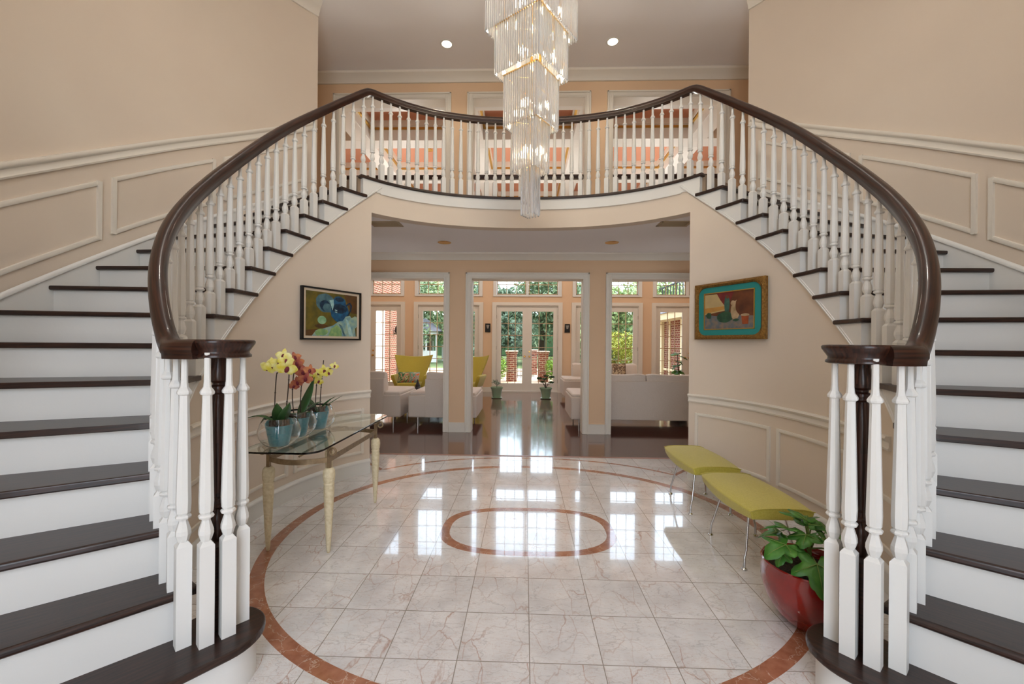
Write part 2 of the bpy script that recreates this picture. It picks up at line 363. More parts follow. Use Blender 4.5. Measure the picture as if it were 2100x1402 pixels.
mb = MB(); mb.prism(sp, 2.69, 2.985); struct('floor_upper', mb, mat('hall_carpet', srgb(150,130,110), .9), 'upstairs hall floor above the passage')
def cp(poly): return poly
pts = [P(WINB, ph if ph <= 90 else 180-ph, 1 if ph <= 90 else -1) for ph in frange(37, 143, 2.5)]
mb = MB(); mb.prism(pts + [(-4.6, 4.1), (-4.6,6.12), (4.6,6.12), (4.6,4.1)], 2.66, 2.69); struct('ceiling_passage', mb, ceilm, 'low grey ceiling of the passage under the balcony')
mb = MB(); mb.b2((-4.6,-2.1,5.33), (4.6,6.12,5.45)); struct('ceiling', mb, ceilm, 'high pale grey foyer ceiling with recessed lights')
# ------------------------------------------------------------------ outer curved walls
def strip(mb, par, parb, p0, p1, zf0, zf1, sd, st=2.0):
    ph = frange(p0, p1, st); n = len(ph); vs = []
    for p in ph:
        a = P(par, p, sd); b = P(parb, p, sd)
        vs += [(a[0],a[1],zf0(p)), (a[0],a[1],zf1(p)), (b[0],b[1],zf1(p)), (b[0],b[1],zf0(p))]
    fs = []
    for i in range(n-1):
        for k in range(4):
            q = (k+1) % 4; fs.append((4*i+k, 4*i+4+k, 4*i+4+q, 4*i+q))
    fs += [(0,1,2,3), (4*n-1,4*n-2,4*n-3,4*n-4)]
    mb.add(vs, fs)
for sd, nm in ((-1,'left'), (1,'right')):
    mb = MB(); strip(mb, OUT, OUTB, -52.3, 37.4, lambda p: 0, lambda p: 5.33, sd)
    e0 = P(OUT, -52.3, sd); e1 = P(OUTB, -52.3, sd)
    mb.add([(e0[0],e0[1],0),(e0[0],e0[1],5.33),(e0[0],-2.1,5.33),(e0[0],-2.1,0),(e0[0]+.14*sd,e0[1],0),(e0[0]+.14*sd,e0[1],5.33),(e0[0]+.14*sd,-2.1,5.33),(e0[0]+.14*sd,-2.1,0)],
           [(0,1,2,3),(4,5,6,7),(1,5,6,2),(0,3,7,4),(3,2,6,7),(0,4,5,1)])
    struct('wall_%s' % nm, mb, wallp, 'tall curved cream wall behind the %s staircase' % nm, smooth=40)
    # sloping chair rail
    def wpts(d, z, p0, p1): return [(*P(off(OUT, -d), p, sd), nosez(p)+z) for p in frange(p0, p1, 1.5)]
    s = sd
    prof = [(0,0),(.018*s,0),(.022*s,.012),(.016*s,.018),(.016*s,.05),(.03*s,.06),(.036*s,.075),(.03*s,.09),(0,.09)]
    prof = [(-a, b) for a, b in prof]
    mb = MB(); mb.sweep(wpts(0, .75, -52, 37.4), prof); trim(mb, trimm, 'sloping moulded chair rail on the %s curved wall' % nm, smooth=50)
    hb = [(-a*1.0, b) for a, b in ((0,0),(.01*s,0),(.014*s,.008),(.014*s,.016),(.008*s,.024),(0,.024))]
    # skirt board and its cap
    mb = MB(); strip(mb, off(OUT,-.014), off(OUT,.01), -52, 35.5, lambda p: max(0, nosez(p)-.32), lambda p: nosez(p)+.05, sd)
    mb.sweep(wpts(.014, .045, -52, 35.5), [(0,0)] + [(-a, b) for a, b in ((.012*s,0),(.014*s,.014),(.006*s,.026),(0,.03))])
    trim(mb, white, 'white stair skirting board along the %s curved wall' % nm, smooth=50)
    mb = MB()
    for a, b in ((-46,-32.5),(-30.5,-17),(-14.6,.9),(2.8,17.9),(19.8,35)):
        A = [(*P(OUT, p, sd), nosez(p)+.60) for p in frange(a, b, 1.5)]; B = [(*P(OUT, p, sd), nosez(p)+.195) for p in frange(a, b, 1.5)]
        pr = [(-a_*1, b_) for a_, b_ in ((0,-.016),(.012*s,-.014),(.016*s,0),(.012*s,.014),(0,.016))]
        mb.sweep(A, pr); mb.sweep(B, pr)
        for q in (a, b):
            x, y = P(OUT, q, sd); x2, y2 = P(off(OUT,-.013), q, sd)
            mb.box(((x+x2)/2, (y+y2)/2, nosez(q)+.3975), (.02, .03, .43), atan2(y-CY, x))
    trim(mb, trimm, 'applied picture-frame mouldings on the %s curved wall' % nm, smooth=50)
    # crown along the curved wall
    cpf = [(-a, b) for a, b in ((0,-.13),(.02*s,-.13),(.03*s,-.10),(.07*s,-.05),(.11*s,-.03),(.12*s,0),(0,0))]
    mb = MB(); mb.sweep([(*P(OUT, p, sd), 5.33) for p in frange(-52, 37.4, 2)], cpf); trim(mb, trimm, 'crown moulding along the top of the %s curved wall' % nm, smooth=50)
    # upper hall end walls
    x, y = P(OUTB, 37.4, sd)
    mb = MB(); mb.b2((x*1.0, y-.06, 2.7), (4.6*sd, y+.0, 5.33)); mb.b2((4.6*sd, 4.1, 0), (4.74*sd, 6.12, 5.33)); struct('wall_hall_%s' % nm, mb, peach, 'peach side wall closing the upstairs hall on the %s' % nm)
# unseen front wall; its opening is sized for the light it lets in
mb = MB(); mb.b2((-2.1,-2.24,0), (-.85,-2.1,5.33)); mb.b2((.85,-2.24,0), (2.1,-2.1,5.33)); mb.b2((-.85,-2.24,4.4), (.85,-2.1,5.33)); mb.b2((-.85,-2.24,0), (.85,-2.1,.15))
struct('wall_front', mb, wallp, 'entry wall behind the photographer with a tall opening sized to let light in')
# ------------------------------------------------------------------ column wall between passage and living room
YC = 6.1
def wall_with_holes(xs, zs, holes, y0, y1):
    mb = MB()
    for i in range(len(xs)-1):
        for j in range(len(zs)-1):
            cx, cz = (xs[i]+xs[i+1])/2, (zs[j]+zs[j+1])/2
            if any(h[0] < cx < h[1] and h[2] < cz < h[3] for h in holes): continue
            mb.b2((xs[i], y0, zs[j]), (xs[i+1], y1, zs[j+1]))
    return mb
holes = [(a, b, z0, z1) for a, b in ((-2.85,-1.24),(-.83,.83),(1.24,2.85)) for z0, z1 in ((0,2.29),(3.0,4.965))]
mb = wall_with_holes([-5.4,-2.85,-1.24,-.83,.83,1.24,2.85,5.4], [0,2.29,3.0,4.965,5.75], holes, YC, YC+.2)
struct('wall_middle', mb, peach, 'peach wall with six cased openings, three below and three above')
mb = MB()
for h in holes:
    x0, x1, z0, z1 = h; w = .085
    for y, sgn in ((YC, -1),):
        for xx, sg in ((x0, -1), (x1, 1)):
            mb.b2((xx, y-.018, z0), (xx+sg*w, y, z1+w)); mb.b2((xx+sg*(w-.022), y-.034, z0), (xx+sg*w, y-.018, z1+w)); mb.b2((xx+sg*.012, y-.024, z0), (xx+sg*.03, y-.018, z1+.03))
        mb.b2((x0, y-.018, z1), (x1, y, z1+w)); mb.b2((x0-w, y-.034, z1+w-.022), (x1+w, y-.018, z1+w)); mb.b2((x0, y-.024, z1+.012), (x1, y-.018, z1+.03))
    for xx in (x0, x1): mb.b2((xx-.006*(1 if xx==x1 else -1)*1, YC-.01, z0), (xx+.001*(1 if xx==x1 else -1), YC+.21, z1))
    mb.b2((x0, YC-.01, z1-.006), (x1, YC+.21, z1+.001))
trim(mb, M['trim_paint'], 'cream door casings round the six openings', bevel=.003)
mb = MB()
for a, b in ((-1.155,-.917), (.917,1.155), (-4.6,-2.935), (2.935,4.6)):
    mb.b2((a, YC-.016, 0), (b, YC, .12)); mb.b2((a, YC-.024, .12), (b, YC, .145))
struct('baseboard_middle', mb, M['trim_paint'], 'cream baseboards at the foot of the two pillars')
crown = [(0,-.1),(.018,-.1),(.028,-.075),(.06,-.04),(.085,-.022),(.09,0),(0,0)]
mb = MB(); mb.sweep([(4.6,YC,2.66),(-4.6,YC,2.66)], [(-a,b) for a,b in crown]); mb.sweep([(4.6,YC,5.33),(-4.6,YC,5.33)], [(-a*1.35,b*1.3) for a,b in crown])
trim(mb, M['trim_paint'], 'crown mouldings along the top of the pillared wall', smooth=40)
# ------------------------------------------------------------------ staircases
def build_stairs(sd, nm):
    T = thing('curved_staircase', 'curved white staircase with dark wood treads rising on the %s side' % nm, 'staircase', (0,0,0))
    for k in range(1, 16):
        f = KPHI[k]; bk = KPHI[k+1] + 1.6
        if k == 1:
            pin = []
            c = (1.235, 1.575)
            for th in frange(217.7, -8, 9): pin.append((c[0]+.17*cos(radians(th)), c[1]+.17*sin(radians(th))))
            pin += [se(WIN, -44.5)]; bk = -44.5
        else:
            tip = min(f + 7.9, 42)
            pin = [se(NOSE, p) for p in frange(f, tip, 1.2)] + [se(off(NOSE,.04), p) for p in frange(tip, bk, 1.2)]
        pout = [se(OUT, p) for p in frange(bk, f, 2)]
        poly = [(x*sd, y) for x, y in pin + pout]
        mid = radians((f+bk)/2); u = (cos(mid)*sd, sin(mid)); w = (-u[1], u[0])
        uvf = lambda x, y, u=u, w=w, k=k: (x*u[0]+(y-CY)*u[1]+k*.37, x*w[0]+(y-CY)*w[1]+k*1.3)
        mb = MB(); mb.prism(poly, RS*k-.03, RS*k, uvf); build('tread', mb, dark, T, bevel=.011, seg=3)
        # riser
        if k == 1:
            c = (1.235, 1.575); pr = [(c[0]+.138*cos(radians(th)), c[1]+.138*sin(radians(th))) for th in frange(217.7, -8, 9)] + [se(WIN, -44.5)] + [se(OUT, p) for p in frange(-45, -51.2, 2)]
            mb = MB(); mb.prism([(x*sd, y) for x, y in pr], 0, RS-.03); build('riser', mb, white, T, smooth=40)
        else:
            a = f + .95; a2 = a + .5; q = [se(STR, a), se(OUT, f+.55), se(OUT, f+.9), se(STR, a2)]
            mb = MB(); mb.prism([(x*sd, y) for x, y in q], RS*(k-1), RS*k-.03); build('riser', mb, white, T)
    f = KPHI[16]; q = [se(STR, f+.95), se(OUT, f+.55), se(OUT, f+.9), se(STR, f+1.45)]
    mb = MB(); mb.prism([(x*sd, y) for x, y in q], RS*15, 2.97); build('riser', mb, white, T)
    # open stringer with stepped top
    mb = MB()
    zl = lambda p: max(.0, nosez(p)-.27)
    for k in range(2, 16):
        a = KPHI[k]+.95; b = KPHI[k+1]+.95
        strip(mb, STR, WIN, a, b, zl, lambda p, k=k: RS*k-.028, sd, 1.4)
    strip(mb, STR, WIN, 35.05, 40.6, zl, lambda p: 2.875, sd, 1.2)
    build('stringer', mb, white, T, smooth=50)
    mb = MB(); s = sd
    pts = [(*P(STR, p, sd), zl(p)) for p in frange(-43, 40.5, 1.3)]
    mb.sweep(pts, [(a, b) for a, b in ((0,-.012),(.006*s,-.01),(.008*s,0),(.003*s,.008),(.004*s,.014),(0,.018))]) if False else mb.sweep(pts, [(-a, b) for a, b in ((-.002*s,-.014),(.006*s,-.012),(.008*s,-.004),(.004*s,0),(.005*s,.008),(-.002*s,.012))])
    build('stringer_moulding', mb, white, T, smooth=50)
    # soffit plate under the steps
    mb = MB(); vs = []; fs = []; ph = frange(-44, 34, 2)
    for p in ph:
        z = max(.02, nosez(p)-.30); a = P(WINB, p, sd); b = P(OUT, p, sd); vs += [(a[0],a[1],z),(b[0],b[1],z),(b[0],b[1],z-.03),(a[0],a[1],z-.03)]
    for i in range(len(ph)-1):
        for k in range(4):
            q = (k+1)%4; fs.append((4*i+k, 4*i+4+k, 4*i+4+q, 4*i+q))
    mb.add(vs, fs); build('soffit', mb, wallp, T)
    return T
build_stairs(-1, 'left'); build_stairs(1, 'right')
# inner curved walls under the stairs
PO = 37.85
for sd, nm in ((-1,'left'), (1,'right')):
    mb = MB(); strip(mb, WIN, WINB, -46, PO, lambda p: 0, lambda p: max(.1, min(2.9, nosez(p)-.25)), sd)
    struct('wall_stair_%s' % nm, mb, wallp, 'curved cream wall under the %s staircase' % nm, smooth=40)
    x, y = P(WINB, PO, sd)
    mb = MB(); mb.b2((x, y-.12, 0), (4.6*sd, y, 2.66)); struct('wall_passage_%s' % nm, mb, wallp, 'wall of the passage behind the %s curved wall' % nm)
    s = sd; W_ = lambda p0, p1, z: [(*P(WIN, p, sd), z) for p in frange(p0, p1, 1.5)]
    mb = MB(); mb.sweep(W_(-18, PO, .765), [(-a, b) for a, b in ((0,0),(.012*s,0),(.016*s,.012),(.01*s,.018),(.01*s,.045),(.02*s,.052),(.03*s,.066),(.024*s,.08),(0,.08))])
    trim(mb, trimm, 'white chair rail round the %s lower curved wall' % nm, smooth=50)
    mb = MB(); strip(mb, off(WIN,-.014), off(WIN,.0), -46, PO, lambda p: 0, lambda p: .115, sd); mb.sweep([(x_, y_, .112) for x_, y_ in [P(off(WIN,-.0), p, sd) for p in frange(-46, PO, 1.5)]], [(-a, b) for a, b in ((0,0),(.02*s,0),(.022*s,.01),(.012*s,.028),(0,.034))])
    struct('baseboard_%s' % nm, mb, white, 'white baseboard along the %s lower curved wall' % nm, smooth=50)
    mb = MB()
    for a, b in ((15.3,35.5), (-9.5,12.6), (-30,-12)):
        pr = [(-a_, b_) for a_, b_ in ((0,-.014),(.01*s,-.012),(.014*s,0),(.01*s,.012),(0,.014))]
        zt = .65 if a > -20 else .5
        mb.sweep(W_(a, b, zt), pr); mb.sweep(W_(a, b, .225), pr)
        for q in (a, b):
            x, y = P(WIN, q, sd); mb.box((x-.004*cos(radians(q))*sd, y-.004*sin(radians(q)), (zt+.225)/2), (.02, .028, zt-.225+.028), atan2(y-CY, x))
    trim(mb, trimm, 'picture-frame mouldings on the %s lower curved wall' % nm, smooth=50)
# balcony fascia over the opening
def arc(par, z, st=1.5, a0=34.1, d=0):
    pts = []
    for ph in frange(a0, 180-a0, st): pts.append((*P(off(par, d), ph if ph <= 90 else 180-ph, 1 if ph <= 90 else -1), z))
    return pts
def arcwall(mb, par, parb, a0, z0, z1):
    A = arc(par, 0, a0=a0); B = arc(parb, 0, a0=a0); vs = []; fs = []; n = len(A)
    for a, b in zip(A, B): vs += [(a[0],a[1],z0),(a[0],a[1],z1),(b[0],b[1],z1),(b[0],b[1],z0)]
    for i in range(n-1):
        for k in range(4): q = (k+1)%4; fs.append((4*i+k, 4*i+4+k, 4*i+4+q, 4*i+q))
    fs += [(0,1,2,3), (4*n-1,4*n-2,4*n-3,4*n-4)]; mb.add(vs, fs)
mb = MB(); arcwall(mb, WIN, WINB, PO-.2, 2.65, 2.985); struct('wall_balcony', mb, wallp, 'curved cream fascia under the balcony edge', smooth=40)
mb = MB(); arcwall(mb, STR, WIN, 35.0, 2.865, 2.972)
A = arc(STR, 2.87, a0=40.3)
mb.sweep(A, [(-a, b) for a, b in ((.002,-.014),(-.006,-.012),(-.008,-.004),(-.004,0),(-.005,.008),(.002,.012))])
trim(mb, white, 'white band and bead along the balcony edge', smooth=50)
mb = MB(); mb.sweep(arc(NOSE, 2.97, a0=34.1), [(-.0,0),(-.07,0),(-.07,.03),(0,.03),(.004,.022),(.004,.008)] if False else [(0,0),(.0,.03),(.085,.03),(.085,0)]); 
o = trim(mb, dark, 'dark wood nosing along the balcony edge', bevel=.008)
# ------------------------------------------------------------------ balustrade (one continuous handrail over both stairs)
def railz(p):              # underside of the handrail
    z = nosez(p) + .76
    z = 3.855 - .02*math.log(1+math.exp(min(50, (3.855-z)/.02))) if z > 3.5 else z
    if z > 1.7: return z
    return 1.262 + .03*math.log(1+math.exp((z-1.262)/.03))
BAL = thing('balustrade', 'white turned balusters under one sweeping dark handrail over both stairs and balcony', 'railing')
rp = []
for ph in frange(-43, 90, .9): rp.append((se(RAIL, ph), railz(ph)))
tail = [((1.255,1.50),1.262), ((1.31,1.492),1.262), ((1.36,1.505),1.262)]
half = [(p, z) for p, z in tail + rp]
path = [(-p[0], p[1], z+.035) for p, z in half] + [(p[0], p[1], z+.035) for p, z in half[::-1]][1:]
w, h = .034, .036
rprof = [(-w*.8,-h),(w*.8,-h),(w*.86,-h*.5),(w,-h*.25),(w*1.02,h*.15),(w*.88,h*.6),(w*.55,h*.92),(0,h),(-w*.55,h*.92),(-w*.88,h*.6),(-w*1.02,h*.15),(-w,-h*.25),(-w*.86,-h*.5)]
mb = MB(); mb.sweep(path, rprof); build('handrail', mb, darkrail, BAL, smooth=50)
def baluster(x, y, z0, z1, rot, Lt=.68):
    mb = MB(); zs = z1-Lt; q = .0235
    r8 = lambda r: r/cos(pi/8)
    mb.add([(-q,-q,0),(q,-q,0),(q,q,0),(-q,q,0),(-q,-q,zs-z0-.012),(q,-q,zs-z0-.012),(q,q,zs-z0-.012),(-q,q,zs-z0-.012)], [(0,1,2,3),(0,1,5,4),(1,2,6,5),(2,3,7,6),(3,0,4,7)])
    b = zs-z0
    mb.add([(-q,-q,b-.012),(q,-q,b-.012),(q,q,b-.012),(-q,q,b-.012),(-.011,-.011,b+.006),(.011,-.011,b+.006),(.011,.011,b+.006),(-.011,.011,b+.006)], [(0,1,5,4),(1,2,6,5),(2,3,7,6),(3,0,4,7),(4,5,6,7)])
    pr = [(.013,.0),(.017,.008),(.023,.03),(.0225,.045),(.017,.066),(.013,.08),(.014,.086),(.022,.09),(.024,.096),(.022,.102),(.016,.105),(.021,.112),(.0225,.15),(.0145,.545),(.015,.55),(.021,.554),(.0225,.561),(.02,.568),(.0125,.58),(.0105,.60),(.0095,Lt+.01)]
    mb.lathe([(r8(r), b+z) for r, z in pr], n=8, rot=rot*0+pi/8)
    o = build('baluster', mb, white, BAL); o.location = (x, y, z0); o.rotation_euler = (0,0,rot); return o
def rail_arc(p0, p1, n=400):
    d = [0]; q = [p0]; last = se(RAIL, p0)
    for i in range(1, n+1):
        p = p0+(p1-p0)*i/n; c = se(RAIL, p); d.append(d[-1]+sqrt((c[0]-last[0])**2+(c[1]-last[1])**2)); q.append(p); last = c
    return d, q
for sd in (-1, 1):
    for (x, y) in ((1.186,1.652),(1.182,1.568),(1.226,1.513),(1.305,1.502)):
        baluster(x*sd, y, RS, 1.275, sd*radians(40), .70)
    for k in range(2, 16):
        for fr in (.27, .77):
            ph = kphi(k+fr); x, y = se(RAIL, ph); baluster(x*sd, y, RS*k, railz(ph)+.012, atan2(y-CY, x*sd))
d, q = rail_arc(kphi(15.77)+3.0, 90)
n = int(round(d[-1]/.1)); lst = []
for i in range(n+1):
    t = d[-1]*i/n; j = min(range(len(d)), key=lambda a: abs(d[a]-t)); lst.append(q[j])
for i, ph in enumerate(lst):
    x, y = se(RAIL, ph)
    for sd in ((1,-1) if i < n else (1,)): baluster(x*sd, y, 3.0, railz(ph)+.012, atan2(y-CY, x*sd))
for sd in (-1, 1):
    x, y = 1.255*sd, 1.61
    NW = bpy.data.objects.new('newel_post', None)
    mb = MB(); q = .036
    mb.box((0,0,.165), (2*q,2*q,.33))
    pr = [(.036,.33),(.018,.345),(.022,.352),(.034,.40),(.033,.43),(.022,.465),(.018,.475),(.026,.482),(.028,.49),(.024,.498),(.026,.508),(.028,.516),(.023,.524),(.027,.54),(.033,.74),(.031,.84),(.022,.925),(.02,.93),(.032,.938),(.035,.95),(.031,.962),(.02,.968),(.02,.975),(.036,.985),(.039,1.0),(.034,1.03),(.026,1.06),(.026,1.085)]
    mb.lathe([(r/cos(pi/8), z) for r, z in pr], n=16)
    nw = build('newel_post', mb, darkrail, BAL, smooth=35); nw.location = (x, y, RS); nw.rotation_euler = (0,0,sd*radians(40)); nw['label'] = 'dark turned newel post'
    mb = MB(); mb.lathe([(.0,0),(.1,0),(.112,.004),(.112,.012),(.105,.018),(.104,.026),(.114,.042),(.124,.058),(.125,.066),(.12,.072),(.10,.073),(0,.073)], n=40)
    cpn = build('newel_cap', mb, darkrail, BAL, smooth=50); cpn.location = (x, y, 1.262)
    cpn['label'] = 'round dark volute cap'
# upper railings seen in the openings above
def upper_rail(x0, x1, label):
    T = thing('upper_railing', label, 'railing', ((x0+x1)/2, YC+.1, 3.0), group='short railings in the upstairs openings')
    L = x1-x0; mb = MB(); mb.sweep([(-L/2,0,.835),(L/2,0,.835)], [(a*.9,b*.95) for a,b in rprof]); build('handrail', mb, darkrail, T, smooth=50)
    mb = MB(); mb.b2((-L/2,-.02,0), (L/2,.02,.05)); build('bottom_rail', mb, white, T)
    n = int(L/.125)
    for i in range(n):
        mb = MB(); mb.lathe([(.016,.05),(.016,.2),(.008,.21),(.015,.25),(.008,.3),(.01,.31),(.007,.7),(.012,.71),(.007,.72),(.007,.81)], n=8)
        b = build('baluster', mb, white, T); b.location = (-L/2+L*(i+.5)/n, 0, 0)
for (a, b), w_ in zip(((-2.85,-1.24),(-.83,.83),(1.24,2.85)), ('left','middle','right')): upper_rail(a+.01, b-.01, 'short dark-topped railing inside the %s upstairs opening' % w_)
# ------------------------------------------------------------------ living room shell
YB = 11.2; BX = [.03+2.155*i for i in (-2,-1,0,1,2)]
hb = []
for c in BX: hb += [(c-.87,c+.87,0,2.36), (c-.87,c+.87,2.65,3.06), (c-.87,c+.87,3.26,4.62)]
xs = [-5.4] + sum([[c-.87,c+.87] for c in BX], []) + [5.4]
mb = wall_with_holes(xs, [0,2.36,2.65,3.06,3.26,4.62,5.75], hb, YB, YB+.2); struct('wall_back', mb, peach, 'peach back wall of the living room with five bays of glazing')
for sd, nm in ((-1,'left'),(1,'right')):
    mb = MB(); mb.b2((5.4*sd,6.1,0),(5.54*sd,11.4,5.75)); struct('wall_living_%s' % nm, mb, peach, 'peach %s side wall of the living room' % nm)
mb = MB(); mb.b2((-5.4,6.1,5.45),(5.4,11.4,5.6)); struct('ceiling_living', mb, pinkpanel, 'pink panelled ceiling of the living room')
bys = [(6.30,6.66),(7.61,7.93),(9.37,9.69)]; bxs = [(-5.4,-5.1),(-3.27,-2.95),(-1.15,-.83),(.83,1.15),(2.95,3.27),(5.1,5.4)]
mb = MB()
for a, b in bys: mb.b2((-5.4,a,5.1),(5.4,b,5.45))
for a, b in bxs:
    for j in range(len(bys)): mb.b2((a,bys[j][1],5.1),(b,(bys[j+1][0] if j+1 < len(bys) else 11.2),5.45))
trim(mb, white, 'white coffer beams crossing the living room ceiling', bevel=.004)
mb = MB(); mg = MB(); ys2 = bys + [(11.2,11.3)]
for i in range(len(bxs)-1):
    x0, x1 = bxs[i][1], bxs[i+1][0]
    for j in range(len(ys2)-1):
        y0, y1 = ys2[j][1], ys2[j+1][0]
        loop = [(x0,y0,5.45),(x1,y0,5.45),(x1,y1,5.45),(x0,y1,5.45)]
        for a, d, zt, zb in ((mb,.05,5.45,5.345),(mb,.03,5.345,5.325),(mg,.04,5.325,5.295)):
            a.b2((x0,y0,zb),(x1,y0+d,zt)); a.b2((x0,y1-d,zb),(x1,y1,zt)); a.b2((x0,y0+d,zb),(x0+d,y1-d,zt)); a.b2((x1-d,y0+d,zb),(x1,y1-d,zt))
trim(mb, trimm, 'stepped cream mouldings inside the ceiling coffers'); trim(mg, gold, 'thin gilt line round every ceiling coffer')
mb = MB(); mb.b2((-5.4,YB-.02,0),(5.4,YB,.13)) if False else None
xb = -5.4
for c in BX + [None]:
    x1 = (c-.955) if c is not None else 5.4
    if x1 > xb: mb.b2((xb,YB-.018,0),(x1,YB,.13))
    xb = (c+.955) if c is not None else xb
struct('baseboard_back', mb, trimm, 'cream baseboard between the garden doors')
# glazed doors and windows
def casing(mb, c, z0, z1, w=.085, bottom=False):
    x0, x1 = c-.87, c+.87
    for xx, sg in ((x0,-1),(x1,1)): mb.b2((xx,YB-.03,z0),(xx+sg*w,YB,z1+w)); 
    mb.b2((x0,YB-.03,z1),(x1,YB,z1+w))
    for xx, sg in ((x0,-1),(x1,1)): mb.b2((xx-.0*sg,YB-.04,z0),(xx-sg*.03,YB+.19,z1))
    mb.b2((x0,YB,z1-.03),(x1,YB+.19,z1))
    if bottom: mb.b2((x0-w,YB-.035,z0-.05),(x1+w,YB+.19,z0)); 
dn = 0
for i, c in enumerate(BX):
    nmz = ('far left','left','middle','right','far right')[i]
    D = tag(bpy.data.objects.new('door_%d' % (i+1), None), 'pair of glazed french doors in the %s bay of the garden wall' % nmz, 'door', kind='structure'); COL.objects.link(D)
    mb = MB(); casing(mb, c, 0, 2.36); mb.b2((c-.87,YB,0),(c+.87,YB+.19,.03)); build('door_frame', mb, M['trim_paint'], D)
    mb = MB(); mb.b2((c-.018,YB+.018,.035),(c+.018,YB+.03,2.328)); build('astragal', mb, M['trim_paint'], D)
    for sg in (-1, 1):
        xa, xb_ = (c-.838, c-.004) if sg < 0 else (c+.004, c+.838); ga, gb = xa+.125, xb_-.125
        y0, y1 = YB+.03, YB+.075
        mb = MB(); mb.b2((xa,y0,.035),(ga,y1,2.328)); mb.b2((gb,y0,.035),(xb_,y1,2.328)); mb.b2((ga,y0,.035),(gb,y1,.24)); mb.b2((ga,y0,2.2),(gb,y1,2.328))
        lf = build('door_leaf', mb, M['trim_paint'], D, bevel=.003)
        mb = MB(); W3 = (gb-ga)/3; H6 = (2.2-.24)/6
        for a in (1,2): mb.b2((ga+W3*a-.008,y0+.008,.24),(ga+W3*a+.008,y1-.008,2.2))
        for a in range(1,6): mb.b2((ga,y0+.009,.24+H6*a-.008),(gb,y1-.009,.24+H6*a+.008))
        build('muntins', mb, muntin, lf)
        mb = MB(); mb.b2((ga,(y0+y1)/2-.002,.24),(gb,(y0+y1)/2+.002,2.2)); build('glass_pane', mb, pane, lf)
        kx = c + sg*.065
        mb = MB(); mb.lathe([(.0,-.0),(.026,0),(.026,.006),(.01,.01),(.01,.035),(.024,.045),(.028,.06),(.02,.072),(0,.075)], n=12, mtx=Matrix.Translation((kx,y0,.97)) @ Matrix.Rotation(pi/2,4,'X'))
        if sg > 0: mb.lathe([(0,0),(.022,0),(.022,.012),(0,.014)], n=12, mtx=Matrix.Translation((kx,y0,1.1)) @ Matrix.Rotation(pi/2,4,'X'))
        build('door_knob', mb, brass, lf, smooth=40)
        mb = MB(); hx = c + sg*.842
        for hz in (.3,1.2,2.05): mb.lathe([(.008,-.05),(.008,.05)], (hx,YB+.02,hz), n=8)
        build('hinge', mb, iron, lf)
    for z0, z1, rows, wn in ((2.65,3.06,(.28,),1), (3.26,4.62,(.45,.9),2)):
        dn += 1
        Wn = tag(bpy.data.objects.new('window_%d' % dn, None), ('transom window above the %s french doors' if wn == 1 else 'tall upper window high above the %s french doors') % nmz, 'window', kind='structure'); COL.objects.link(Wn)
        mb = MB(); casing(mb, c, z0, z1, w=.06, bottom=True); mb.b2((c-.035,YB+.01,z0),(c+.035,YB+.1,z1)); build('window_frame', mb, white, Wn)
        for sg in (-1,1):
            ga, gb = sorted((c+sg*.045, c+sg*.83)); mb = MB(); y0 = YB+.05
            mb.b2((ga,y0-.02,z0),(gb,y0+.02,z0+.03)); mb.b2((ga,y0-.02,z1-.03),(gb,y0+.02,z1))
            for a in (0,3): mb.b2((ga+(gb-ga)*a/3-(0 if a==0 else .02),y0-.02,z0),(ga+(gb-ga)*a/3+(.02 if a==0 else 0),y0+.02,z1))
            for a in (1,2): mb.b2((ga+(gb-ga)*a/3-.008,y0-.012,z0),(ga+(gb-ga)*a/3+.008,y0+.012,z1))
            for r in rows: mb.b2((ga,y0-.01,z0+r-.008),(gb,y0+.01,z0+r+.008))
            sh = build('sash', mb, muntin, Wn)
            mb = MB(); mb.b2((ga,y0-.002,z0),(gb,y0+.002,z1)); build('glass_pane', mb, pane, sh)
